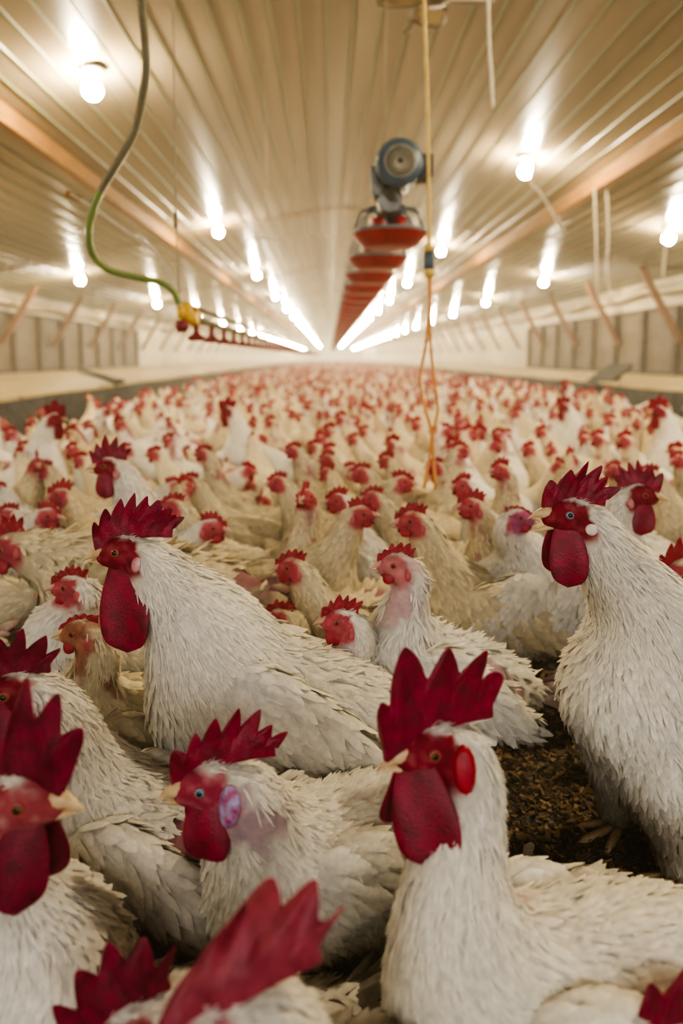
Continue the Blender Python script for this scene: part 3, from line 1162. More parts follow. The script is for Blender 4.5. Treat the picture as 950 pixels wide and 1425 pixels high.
HEN_POSES = {
    'level': dict(H=(0.155, 0.0, 0.385), hd=dirv(0, 0), pitch=14),
    'look_left': dict(H=(0.135, 0.03, 0.395), hd=dirv(62, 0), pitch=16),
    'look_right': dict(H=(0.135, -0.03, 0.395), hd=dirv(-62, 0), pitch=16),
    'forward': dict(H=(0.195, 0.0, 0.335), hd=dirv(8, -5), pitch=10),
    'tall': dict(H=(0.115, 0.01, 0.43), hd=dirv(-15, 4), pitch=28, npow=1.9),
    'low': dict(H=(0.185, 0.03, 0.235), hd=dirv(20, -20), pitch=4, hb=0.155),
}
NEAR, MID, FAR = {}, {}, {}
LOOK = [dict(col=CREAM), dict(col=WHITE, bare=0.45), dict(col=CREAM * np.array([1.0, 0.97, 0.9]), bare=0.3, bareback=0.5), dict(col=WHITE * 0.98), dict(col=CREAM, bare=0.6), dict(col=CREAM * 0.95, bareback=0.8, ruffle=2.0)]
STOCK = (0, -60, -30)     # prototypes are kept as real birds: the first use moves them
for i, (nm, ps) in enumerate(HEN_POSES.items()):
    sp = dict(s=0.78, hb=0.195, facecol=np.array([0.44, 0.075, 0.10]), comb=dict(height=0.018 + 0.006 * (i % 3), lean=0.2 * (i % 2)), wattle=(0.024 + 0.005 * (i % 2), 0.02))
    sp.update(LOOK[i])
    sp.update(ps)
    NEAR[nm] = [make_bird(sp, 'hen', 100 + i, 1, STOCK), False, ps]
    MID[nm] = [make_bird(sp, 'hen', 120 + i, 2, STOCK), False, ps]
    FAR[nm] = [make_bird(sp, 'hen', 140 + i, 3, STOCK), False, ps]
rsp = dict(s=0.98, hb=0.23, male=True, H=(0.14, 0.0, 0.50), hd=dirv(0, 0), pitch=32, comb=dict(height=0.06), wattle=(0.07, 0.045))
NEAR['rooster'] = [make_bird(dict(rsp), 'rooster', 160, 1, STOCK), False, rsp]
MID['rooster'] = [make_bird(dict(rsp), 'rooster', 161, 2, STOCK), False, rsp]


def put(pool, key, x, y, yaw, label, group, sc=1.0):
    (root, k), used, ps = pool[key]
    if not used:
        pool[key][1] = True
        root.location = (x, y, 0)
        root.rotation_euler = (0, 0, yaw)
        root.scale = (sc, sc, sc)
        o = root
    else:
        o = copy_tree(root, (x, y, 0), yaw, sc)
    tag(o, label, 'rooster' if key == 'rooster' else 'hen', group)
    return o


def put_head(key, px, py, face, label, sc=1.0, pool=None, group=None):
    """stand a bird so that its head is on this sight line at its own head height; face = heading of the head"""
    ps = (pool or NEAR)[key][2]
    hd0 = math.atan2(ps['hd'][1], ps['hd'][0])
    H = np.array(ps['H'], float) * sc
    yaw = math.radians(face) - hd0
    hp = atz(px, py, H[2])
    off = rotz(H, yaw)
    x, y = hp[0] - off[0], hp[1] - off[1]
    if pool is None:
        pool = NEAR if y < 2.6 else MID
    put(pool, key, x, y, yaw, label, group, sc)
    occupy(x, y, yaw, 0.72 * sc)


NAMED = [
    # head px, py, heading, pose, scale, label
    (296, 735, -8, 'forward', 1.08, 'white hen looking right, just right of the big left rooster comb'),
    (405, 790, 182, 'level', 0.95, 'hen with a pink comb facing left behind the cream hen'),
    (424, 692, 255, 'tall', 1.0, 'hen facing the camera with a thin upright neck, centre left'),
    (503, 716, -12, 'level', 1.06, 'white necked hen facing right in front of the centre'),
    (572, 726, 188, 'level', 1.1, 'hen with mottled neck facing left behind the bare faced hen'),
    (655, 705, 186, 'tall', 1.0, 'white hen facing left with a bright red wattle, right of centre'),
    (560, 672, -5, 'level', 1.05, 'white hen facing right in the middle, behind the row of named heads'),
    (640, 628, 15, 'tall', 1.02, 'white necked hen looking right, upper right of centre'),
    (642, 676, 200, 'look_left', 1.0, 'hen with red comb half hidden behind the bright wattled hen'),
    (695, 655, 200, 'tall', 1.0, 'white hen with a long pale neck left of the open beaked rooster'),
    (68, 718, -5, 'forward', 1.06, 'white hen facing right at the left side, behind the hen with a red wattle'),
    (14, 762, 190, 'low', 1.5, 'low cream hen at the left edge with a dark red face'),
    (12, 718, 185, 'forward', 1.02, 'hen with a red face at the left edge above the low cream hen'),
    (62, 654, 182, 'level', 1.0, 'cream hen facing left below the far left rooster'),
    (84, 690, 195, 'look_right', 1.0, 'cream hen with a tall neck left of the smaller comb rooster'),
    (112, 640, 182, 'level', 0.98, 'hen with a red face left of the dark combed rooster'),
    (240, 706, 190, 'level', 1.02, 'hen with mottled pink face peeping behind the big left rooster comb'),
    (345, 655, -10, 'forward', 1.0, 'hen stretching its neck to the right, left of centre'),
    (264, 672, 186, 'level', 0.98, 'cream hen facing left above the hen looking right'),
    (215, 632, 190, 'level', 1.0, 'cream hen facing left beside the dark combed rooster'),
    (283, 632, 175, 'tall', 0.98, 'cream hen with a long neck, upper left of centre'),
    (386, 672, 190, 'level', 1.0, 'dark faced hen right of the neck stretching hen'),
    (468, 697, 200, 'look_left', 0.98, 'red faced hen between the upright thin necked hen and the centre'),
    (518, 694, 178, 'level', 1.0, 'red faced hen just behind the white necked hen facing right'),
    (455, 640, 190, 'level', 1.0, 'hen facing left in the middle of the flock, upper centre'),
    (490, 656, 0, 'level', 0.98, 'hen facing right in the middle of the flock, upper centre'),
    (408, 628, 182, 'tall', 0.98, 'pale hen with a red comb, upper centre left'),
    (605, 650, 185, 'level', 1.0, 'cream hen facing left below the orange cords'),
    (735, 625, 190, 'level', 1.0, 'hen facing left above the open beaked rooster comb'),
    (852, 655, 190, 'level', 1.0, 'hen half hidden behind the open beaked rooster neck'),
    (945, 800, 190, 'low', 1.5, 'low hen at the right edge behind the open beaked rooster'),
    (830, 610, 190, 'tall', 1.0, 'white necked hen above the rear rooster comb'),
    (868, 612, 185, 'tall', 1.02, 'white necked hen with a dark red comb above the rear rooster'),
    (942, 640, 200, 'level', 1.0, 'hen at the right edge beside the rear rooster'),
]
for px, py, fc, ps, sc, lab in NAMED:
    put_head(ps, px, py, fc, lab, sc)
for px, py, fc, sc, lab in [
    (152, 650, 188, 1.0, 'rooster with a dark red comb above and left of the big left rooster'),
    (78, 583, -10, 1.04, 'rooster with a large red comb near the left slatted deck'),
    (915, 572, 190, 1.04, 'rooster with a large red comb at the right edge of the far flock'),
    (785, 538, 200, 1.0, 'tall white rooster near the right slatted deck'),
    (316, 572, 190, 1.0, 'dark combed rooster in the far flock left of centre'),
    (783, 566, 185, 0.98, 'dark combed rooster in the far flock right of the orange cords'),
    (650, 530, 185, 1.0, 'dark combed rooster far away right of the orange cords'),
]:
    put_head('rooster', px, py, fc, lab, sc)

# bare litter between the foreground birds stays free
CLEAR = [(0.29, 1.13, 0.15), (0.33, 1.3, 0.12), (0.27, 0.98, 0.13), (0.36, 0.95, 0.1), (0.33, 1.45, 0.08), (0.43, 1.55, 0.14), (0.40, 1.38, 0.14)]
N_IND = 300 - len(NAMED) - len(hen_sets)
cells = {}


def cell_add(x, y, r):
    cells.setdefault((int(math.floor(x / 0.3)), int(math.floor(y / 0.3))), []).append((x, y, r))


for c_ in PLACED:
    cell_add(*c_)


def free(x, y, yaw, s_, slack=1.0):
    c, sn = math.cos(yaw), math.sin(yaw)
    for d in (0.09, -0.09):
        X, Y, r = x + c * d * s_, y + sn * d * s_, 0.098 * s_
        i, j = int(math.floor(X / 0.3)), int(math.floor(Y / 0.3))
        for a in (-1, 0, 1):
            for b in (-1, 0, 1):
                for (x2, y2, r2) in cells.get((i + a, j + b), ()):
                    if (X - x2) ** 2 + (Y - y2) ** 2 < ((r + r2) * slack) ** 2:
                        return False
    return True


def take(x, y, yaw, s_):
    c, sn = math.cos(yaw), math.sin(yaw)
    for d in (0.09, -0.09):
        cell_add(x + c * d * s_, y + sn * d * s_, 0.098 * s_)


FLX0, FLX1 = -1.95, 2.9
spots = []
tries = 0
prand = random.Random(4)
y_hi = 1.1
while y_hi < 17:                      # bands of growing depth, filled densely
    step = 0.35 + y_hi * 0.04
    x0 = max(FLX0, -0.50 * (y_hi + step) - 0.25)
    x1 = min(FLX1, 0.54 * (y_hi + step) + 0.25)
    area = (x1 - x0) * step
    for _ in range(int(area * 90)):
        x, y = prand.uniform(x0, x1), y_hi + prand.random() * step
        if any((x - a) ** 2 + (y - b) ** 2 < (r + 0.12) ** 2 for a, b, r in CLEAR):
            continue
        yaw = prand.uniform(0, 2 * PI) if prand.random() < 0.45 else PI + prand.gauss(0, 0.5)
        s_ = 0.76 * prand.uniform(0.95, 1.05)
        if free(x, y, yaw, s_, 0.80):
            take(x, y, yaw, s_)
            spots.append((x, y, yaw, s_ / 0.76))
    y_hi += step
spots.sort(key=lambda t: t[1])
keys_up = ['level', 'look_left', 'look_right', 'forward', 'tall', 'level', 'look_left', 'low']
ind = spots[:N_IND]
rest = spots[N_IND:]
for x, y, yaw, sc in ind:
    key = 'low' if y < 1.6 else prand.choice(keys_up)
    pool = NEAR if y < 2.5 else MID
    side = 'left of the feeder line' if x < 0.05 * y else 'right of the feeder line'
    if y < 1.6:
        lab, grp = 'low cream hen crouched among the nearer birds, ' + side, 'crouching hens among the nearer birds ' + side
    elif y < 2.5:
        lab, grp = 'cream hen standing in the packed middle of the flock, ' + side, 'hens in the middle of the flock ' + side
    else:
        lab, grp = 'small blurred red faced hen in the packed far flock, ' + side, 'blurred hens in the far flock ' + side
    put(pool, key, x, y, yaw, lab, grp, sc)
print('spots', len(spots), 'individual to y', ind[-1][1], 'rest', len(rest))

# beyond the 300 nearest: one mass of far birds down the barn
y = spots[-1][1]
while y < 70:
    step = 0.5 + (y - 16) * 0.02
    for _ in range(int((FLX1 - FLX0) * step * (10 if y < 35 else 6))):
        rest.append((prand.uniform(FLX0, FLX1), y + prand.random() * step, prand.uniform(0, 2 * PI), prand.uniform(0.95, 1.05)))
    y += step
protos = []
for nm in ('level', 'look_left', 'look_right', 'forward', 'tall'):
    o = FAR[nm][0][0]
    me = o.data
    v = np.empty(len(me.vertices) * 3, np.float32)
    me.vertices.foreach_get('co', v)
    q = np.empty(len(me.loops), np.int32)
    me.loops.foreach_get('vertex_index', q)
    c = np.empty(len(me.vertices) * 4, np.float32)
    me.color_attributes['Col'].data.foreach_get('color', c)
    protos.append((v.reshape(-1, 3), q.reshape(-1, 4), c.reshape(-1, 4)[:, :3]))
Vs, Qs, Cs, tot = [], [], [], 0
for x, y, yaw, sc in rest:
    v, q, c = protos[prand.randrange(len(protos))]
    cs, sn = math.cos(yaw) * sc, math.sin(yaw) * sc
    Vs.append(np.stack([v[:, 0] * cs - v[:, 1] * sn + x, v[:, 0] * sn + v[:, 1] * cs + y, v[:, 2] * sc], 1))
    Qs.append(q + tot)
    Cs.append(c * prand.uniform(0.88, 1.05))
    tot += len(v)
flock = quad_mesh('far_flock', np.concatenate(Vs), np.concatenate(Qs), M['crowd'], None, np.clip(np.concatenate(Cs), 0, 1))
tag(flock, 'dense mass of cream hens with red heads reaching to the far end of the barn', 'flock', None, 'stuff')
for pool in (NEAR, MID, FAR):          # drop any model bird that was never set down
    for key, rec in pool.items():
        if not rec[1]:
            for ch in list(rec[0][0].children):
                bpy.data.objects.remove(ch)
            bpy.data.objects.remove(rec[0][0])
# ================================================================== THE BARN
RX, RZ, SL = 0.18, CAMH + 2.40, 0.18
WL, WR = -6.2, 5.9
Y0, Y1 = -7.0, 130.0


def ceil_z(x):
    return RZ - SL * abs(x - RX)


def litter_mat():
    m, nt, b = new_mat('litter')
    tc = nt.nodes.new('ShaderNodeTexCoord')
    n1 = nt.nodes.new('ShaderNodeTexNoise')
    n1.inputs['Scale'].default_value = 9
    n1.inputs['Detail'].default_value = 8
    n1.inputs['Roughness'].default_value = 0.7
    v = nt.nodes.new('ShaderNodeTexVoronoi')
    v.inputs['Scale'].default_value = 130
    v.inputs['Randomness'].default_value = 1
    nt.links.new(tc.outputs['Object'], n1.inputs['Vector'])
    nt.links.new(tc.outputs['Object'], v.inputs['Vector'])
    r = nt.nodes.new('ShaderNodeValToRGB')
    e = r.color_ramp.elements
    e[0].position, e[0].color = 0.3, (0.09, 0.058, 0.032, 1)
    e[1].position, e[1].color = 0.75, (0.34, 0.23, 0.12, 1)
    nt.links.new(n1.outputs['Fac'], r.inputs['Fac'])
    mx = nt.nodes.new('ShaderNodeMix')
    mx.data_type = 'RGBA'
    mx.blend_type = 'OVERLAY'
    mx.inputs['Factor'].default_value = 0.7
    nt.links.new(r.outputs['Color'], mx.inputs[6])
    nt.links.new(v.outputs['Color'], mx.inputs[7])
    hs = nt.nodes.new('ShaderNodeHueSaturation')
    hs.inputs['Saturation'].default_value = 0.55
    nt.links.new(mx.outputs[2], hs.inputs['Color'])
    nt.links.new(hs.outputs['Color'], b.inputs['Base Color'])
    b.inputs['Roughness'].default_value = 0.95
    b.inputs['Specular IOR Level'].default_value = 0.1
    bp = nt.nodes.new('ShaderNodeBump')
    bp.inputs['Strength'].default_value = 0.9
    bp.inputs['Distance'].default_value = 0.008
    nt.links.new(v.outputs['Distance'], bp.inputs['Height'])
    nt.links.new(bp.outputs['Normal'], b.inputs['Normal'])
    return m


xs = np.concatenate([np.linspace(WL, -0.8, 8)[:-1], np.arange(-0.8, 1.3, 0.014), np.linspace(1.3, WR, 8)])
ys = np.concatenate([np.linspace(Y0, 0.6, 6)[:-1], np.arange(0.6, 2.6, 0.014), np.linspace(2.6, Y1, 30)])
GX, GY = np.meshgrid(xs, ys, indexing='ij')
fp = np.stack([GX.ravel(), GY.ravel(), np.zeros(GX.size)], 1)
near_ = ((fp[:, 0] > -0.8) & (fp[:, 0] < 1.3) & (fp[:, 1] > 0.6) & (fp[:, 1] < 2.6))
fp[:, 2] = np.where(near_, (vnoise(fp, 9, 1) - 0.6) * 0.018 + (vnoise(fp, 38, 2) - 0.6) * 0.012 + (vnoise(fp, 75, 5) - 0.6) * 0.006, -0.004)
nx, ny = len(xs), len(ys)
ii, jj = np.meshgrid(np.arange(nx - 1), np.arange(ny - 1), indexing='ij')
a_ = (ii * ny + jj).ravel()
struct(quad_mesh('floor', fp, np.stack([a_, a_ + ny, a_ + ny + 1, a_ + 1], 1), litter_mat()))

# wood shavings and chips over the litter
sr = np.random.default_rng(3)
n = 9000
pxs, pys = sr.uniform(-0.7, 1.2, n), 0.65 + 1.9 * sr.random(n) ** 1.2
kk = int(n * 0.6)
pxs[:kk], pys[:kk] = sr.uniform(0.08, 0.6, kk), sr.uniform(0.75, 1.6, kk)
q0 = np.stack([pxs, pys, np.zeros(n)], 1)
q0[:, 2] = (vnoise(q0, 9, 1) - 0.6) * 0.018 + (vnoise(q0, 38, 2) - 0.6) * 0.012 + 0.004
ang = sr.uniform(0, PI, n)
dd = np.stack([np.cos(ang), np.sin(ang), sr.normal(0, 0.25, n)], 1)
ss = np.stack([-np.sin(ang), np.cos(ang), sr.normal(0, 0.3, n)], 1)
ln_ = np.where(sr.random(n) < 0.06, sr.uniform(0.012, 0.024, n), sr.uniform(0.003, 0.012, n))[:, None]
wd_ = (sr.uniform(0.001, 0.0035, n))[:, None] * (1 + ln_ * 40)
cv_ = np.stack([q0 - dd * ln_ - ss * wd_, q0 + dd * ln_ - ss * wd_ * 0.7, q0 + dd * ln_ + ss * wd_ * 0.7, q0 - dd * ln_ + ss * wd_], 1).reshape(-1, 3)
cc_ = np.array([0.36, 0.235, 0.115])[None] * (0.15 + 1.1 * sr.random((n, 1)) ** 2.2)
ch = quad_mesh('wood_shavings', cv_, np.arange(4 * n).reshape(-1, 4), M['crowd'], None, np.repeat(cc_, 4, 0))
tag(ch, 'brown wood shavings and chips strewn over the bare litter patch', 'wood shavings', None, 'stuff')

# ---- ceiling: ribbed metal sheets, ribs running down the barn
M['ceiling'] = noise_mat('ceiling_sheet', (0.20, 0.158, 0.105), (0.275, 0.222, 0.152), 1.2, 0.22, 0.03, 5, spec=0.5, dist=0.02, stretch=(1, 0.12, 1))
M['rib'] = noise_mat('ceiling_rib', (0.12, 0.125, 0.062), (0.17, 0.17, 0.09), 2, 0.45)
prof = []
x = WL
pitch_, rw, rd = 0.19, 0.010, 0.011
pts, mi_ = [], []
ribs = np.arange(WL + 0.1, WR - 0.05, pitch_)
pts.append((WL, 0))
for rx_ in ribs:
    for dx_, dz in ((-rw, 0), (-rw * 0.6, -rd), (rw * 0.6, -rd), (rw, 0)):
        pts.append((rx_ + dx_, dz))
pts.append((WR, 0))
# add the ridge point
pts = sorted(pts + [(RX, 0)])
ysc = [Y0, 2, 8, 16, 30, 60, Y1]
cvs = [(px_, yy, ceil_z(px_) + dz) for px_, dz in pts for yy in ysc]
m_ = len(ysc)
cfs, cmi = [], []
for i in range(len(pts) - 1):
    for j in range(m_ - 1):
        cfs.append((i * m_ + j, i * m_ + j + 1, (i + 1) * m_ + j + 1, (i + 1) * m_ + j))
        cmi.append(1 if (pts[i][1] < 0 or pts[i + 1][1] < 0) else 0)
struct(mesh_obj('ceiling', cvs, cfs, [M['ceiling'], M['rib']], None, False, midx=cmi))

M['timber'] = noise_mat('beam_timber', (0.19, 0.085, 0.014), (0.29, 0.145, 0.030), 6, 0.8, 0.2, 30, stretch=(6, 0.6, 6))
M['stud'] = noise_mat('stud_timber', (0.040, 0.024, 0.015), (0.085, 0.052, 0.032), 6, 0.7, 0.2, 30)
M['brace'] = noise_mat('brace_timber', (0.12, 0.055, 0.025), (0.20, 0.095, 0.042), 6, 0.65, 0.2, 30)
M['ply'] = noise_mat('plywood', (0.09, 0.064, 0.038), (0.14, 0.105, 0.066), 2.5, 0.7, stretch=(1, 0.5, 2))
M['curtain'] = noise_mat('wall_curtain', (0.34, 0.28, 0.18), (0.50, 0.42, 0.28), 2.2, 0.6, 0.5, 6, dist=0.06)
M['wire'] = plain('cable_grey', (0.35, 0.30, 0.22), 0.5)
tn = 1


def trim(mb, mat, smooth=False):
    global tn
    o = struct(mb.build('trim_%d' % tn, mat, None, smooth))
    tn += 1
    return o


for bx_ in (-2.5, 2.86):
    b = MB()
    z = ceil_z(bx_)
    b.box(bx_ - 0.05, bx_ + 0.05, Y0, Y1, z - 0.16, z - 0.005)
    trim(b, M['timber'])
    b = MB()
    sgn_ = 1 if bx_ > 0 else -1
    b.tube([(bx_ + sgn_ * 0.12, yy, ceil_z(bx_ + sgn_ * 0.12) - 0.05 - 0.02 * (i % 2)) for i, yy in enumerate(np.linspace(Y0, 60, 40))], 0.012, 6)
    trim(b, M['wire'], True)
# lapped sheet joints across the barn
for yy in (11.2, 18.0, 24.8, 31.6, 38.4, 45.2, 52.0, 58.8, 65.6):
    b = MB()
    for xa, xb in ((WL, RX), (RX, WR)):
        b.bar((xa, yy, ceil_z(xa) - 0.022), (xb, yy, ceil_z(xb) - 0.022), 0.07, 0.006)
    trim(b, M['rib'] if yy < 5 else M['timber'])

# ---- side walls
for side, X, sg, yend in (('left', WL, 1, 22.0), ('right', WR, -1, 20.2)):
    b = MB()
    b.box(min(X, X - sg * 0.12), max(X, X - sg * 0.12), Y0, Y1, 0, ceil_z(X))
    w_ = struct(b.build('wall_' + side, M['curtain']))
    b = MB()
    b.box(min(X + sg * 0.005, X + sg * 0.02), max(X + sg * 0.005, X + sg * 0.02), Y0, yend, 0.45, 1.62)
    struct(b.build('plywood_panel', M['ply'], w_))
    b = MB()
    for z in (0.50, 1.62):
        b.box(min(X + sg * 0.021, X + sg * 0.06), max(X + sg * 0.021, X + sg * 0.06), Y0, yend, z - 0.035, z + 0.035)
    struct(b.build('wall_rail', M['stud'], w_))
    yy = yend - 0.05
    while yy > 6:
        b = MB()
        b.box(min(X + sg * 0.021, X + sg * 0.10), max(X + sg * 0.021, X + sg * 0.10), yy - 0.07, yy + 0.07, 0.45, 1.62)
        struct(b.build('wall_stud', M['stud'], w_))
        yy -= 1.22
    # rolled curtain swag under the eave
    b = MB()
    b.tube([(X + sg * 0.08, t, ceil_z(X) - 0.20 + 0.03 * math.sin(t * 2.57)) for t in np.linspace(Y0, 60, 140)], 0.09, 8)
    struct(b.build('rolled_curtain', M['curtain'], w_, True))
    y_first = 12.9 if side == 'left' else 11.45
    for i in range(-3, 30):
        yy = y_first + 2.42 * i
        xt = X + sg * 0.66
        b = MB()
        b.bar((X + sg * 0.06, yy, 1.02), (xt, yy + 0.25, ceil_z(xt)), 0.08, 0.12, up=(0, 1, 0))
        trim(b, M['brace'])
b = MB()
b.add([(WL, Y1, 0), (WR, Y1, 0), (WR, Y1, ceil_z(WR)), (RX, Y1, RZ), (WL, Y1, ceil_z(WL))], [(0, 1, 2, 3, 4)])
struct(b.build('wall_back', M['curtain']))
b = MB()
b.add([(WL, Y0, 0), (WR, Y0, 0), (WR, Y0, ceil_z(WR)), (RX, Y0, RZ), (WL, Y0, ceil_z(WL))], [(0, 1, 2, 3, 4)])
struct(b.build('wall_front', M['ply']))

# ---- slatted decks along both walls
M['slat'] = noise_mat('deck_slat', (0.34, 0.25, 0.11), (0.48, 0.37, 0.18), 3, 0.6, 0.15, 30)
M['skirt'] = noise_mat('deck_skirt', (0.016, 0.017, 0.017), (0.045, 0.045, 0.042), 5, 0.7, 0.6, 12, dist=0.03)
DZ = 0.46
for side, xa, xb in (('left', WL + 0.19, -2.42), ('right', 3.30, WR - 0.19)):
    root = empty('slatted_deck', ((xa + xb) / 2, 8, 0))
    tag(root, 'raised deck of pale slatted panels with a dark skirt along the %s wall' % side, 'slatted deck')
    cx = (xa + xb) / 2
    ncol = 3
    cw = (xb - xa) / ncol
    L_ = 2.4
    b = MB()
    ns = 14
    sw = cw / ns
    for i in range(ns):
        b.box(-cw / 2 + i * sw + 0.012, -cw / 2 + (i + 1) * sw - 0.012, -L_ / 2 + 0.045, L_ / 2 - 0.045, -0.03, 0.0)
    for yy in (-L_ / 2 + 0.1, 0, L_ / 2 - 0.1):
        b.box(-cw / 2 + 0.01, cw / 2 - 0.01, yy - 0.03, yy + 0.03, -0.07, -0.031)
    first = None
    for j in range(19):
        for i in range(ncol):
            if first is None:
                o = first = b.build('slat_panel', M['slat'], root)
            else:
                o = first.copy()
                COL.objects.link(o)
                o.parent = root
            jr = random.Random(i * 31 + j)
            o.location = (xa + (i + 0.5) * cw - cx, 4.2 + j * L_ - 8, DZ + 0.012 * jr.random())
            o.rotation_euler = (jr.uniform(-0.003, 0.003), jr.uniform(-0.006, 0.006), 0)
    b = MB()
    b.box(xa - cx, xb - cx, 48.5 - 8, Y1 - 9, DZ - 0.03, DZ)
    b.build('far_slat_panel', M['slat'], root)
    ex = (xb if side == 'left' else xa) - cx
    b = MB()
    so_ = 0.02 if side == 'left' else -0.02
    vs_, fs_ = [], []
    tt = np.linspace(-6, Y1 - 9, 500)
    for i, t in enumerate(tt):
        off = so_ * (1 + 0.8 * math.sin(t * 4.1) + 0.5 * math.sin(t * 9.7))
        vs_ += [(ex + off * 0.3, t, DZ - 0.02 + 0.006 * math.sin(t * 2.3)), (ex + off, t, DZ * 0.55), (ex + off * 1.6, t, 0.0)]
    for i in range(len(tt) - 1):
        for kq in range(2):
            fs_.append((i * 3 + kq, i * 3 + kq + 1, i * 3 + kq + 4, i * 3 + kq + 3))
    mesh_obj('skirt', vs_, fs_, M['skirt'], root)

b = MB()
b.bar((-5.3, 14.6, DZ + 0.045), (-2.35, 7.7, DZ + 0.035), 0.10, 0.04)  # dark strip added to imitate a gap between deck panels
tag(b.build('gap_strip', M['skirt']), 'dark strip put in for a gap across the left slatted deck', 'dark strip')
b = MB()
b.bar((3.22, 8.35, 0.40), (3.80, 8.95, 0.66), 0.30, 0.045)
b.bar((3.75, 8.90, 0.45), (3.75, 8.90, 0.63), 0.05, 0.05)
tag(b.build('ramp_board', M['skirt']), 'dark sloping ramp board at the edge of the right slatted deck', 'ramp')

# ---- lamps
def emit_mat(name, col, st):
    m, nt, b = new_mat(name)
    b.inputs['Base Color'].default_value = (1, 1, 1, 1)
    b.inputs['Emission Color'].default_value = (*col, 1)
    b.inputs['Emission Strength'].default_value = st
    return m


HAZE, HAZE_L, FILL = 0.0024, 3.0, 140.0
BULB = 640.0
M['bulb'] = emit_mat('bulb_glow', (1.0, 0.84, 0.57), BULB)
M['socket'] = noise_mat('lamp_socket', (0.08, 0.07, 0.05), (0.13, 0.11, 0.08), 20, 0.5)
lamp0 = [None]


def lamp(x, y, label, group):
    z = ceil_z(x) - 0.02
    if lamp0[0] is None:
        root = empty('ceiling_lamp', (x, y, z))
        b = MB()
        b.lathe([(0.10, 0.018), (0.10, -0.004), (0.075, -0.016), (0.03, -0.02), (0.026, -0.065), (0.0, -0.066)], n=18)
        b.build('socket', M['socket'], root, True)
        b = MB()
        r = 0.068
        b.lathe([(0.022, -0.060), (0.026, -0.066)] + [(r * math.cos(a), -0.135 - r * math.sin(a)) for a in np.linspace(-1.15, PI / 2 - 0.02, 13)], n=18)
        b.build('bulb', M['bulb'], root, True)
        lamp0[0] = root
    else:
        root = copy_tree(lamp0[0], (x, y, z), 0)
    tag(root, label, 'lamp', group)


ORD = ['nearest', 'second', 'third', 'fourth', 'fifth', 'sixth']
for x, y0, dy, nm in ((-1.70, 5.13, 5.6, 'inner left'), (2.03, 7.3, 5.4, 'inner right'), (-4.55, 12.7, 5.6, 'outer left'), (4.32, 8.9, 5.1, 'outer right')):
    yy = y0
    i = 0
    while yy < 125:
        if i < 6:
            lamp(x, yy, 'glowing bulb, %s of the %s row of ceiling lamps' % (ORD[i], nm), 'ceiling lamps of the %s row' % nm)
        else:
            lamp(x, yy, 'far glowing bulb near the vanishing end of the %s lamp row' % nm, 'far ceiling lamps of the %s row' % nm)
        yy += dy
        i += 1
    yy = y0 - dy
    while yy > 0.5:
        lamp(x, yy, 'glowing ceiling bulb overhead, above the top edge of the view', 'ceiling lamps overhead')
        yy -= dy

# ---- hanging feeder line with red pans and a blue motor
M['red'] = noise_mat('feeder_red', (0.26, 0.006, 0.012), (0.36, 0.014, 0.024), 15, 0.38)
M['blue'] = noise_mat('motor_blue', (0.040, 0.068, 0.10), (0.075, 0.115, 0.16), 14, 0.4)
M['dark'] = noise_mat('dark_metal', (0.015, 0.016, 0.018), (0.04, 0.04, 0.042), 20, 0.5)
M['galv'] = noise_mat('galvanised', (0.09, 0.09, 0.085), (0.18, 0.175, 0.165), 25, 0.4, metallic=0.6)
M['grille'] = noise_mat('fan_grille', (0.30, 0.27, 0.20), (0.42, 0.38, 0.30), 25, 0.5)
M['grill'] = noise_mat('pan_grill', (0.10, 0.12, 0.14), (0.18, 0.20, 0.22), 25, 0.45)
fx = 0.285
pz0 = at(538, 328, 3.3)[2]      # rim height of the pans
tube_z = pz0 + 0.205
pan_proto = None


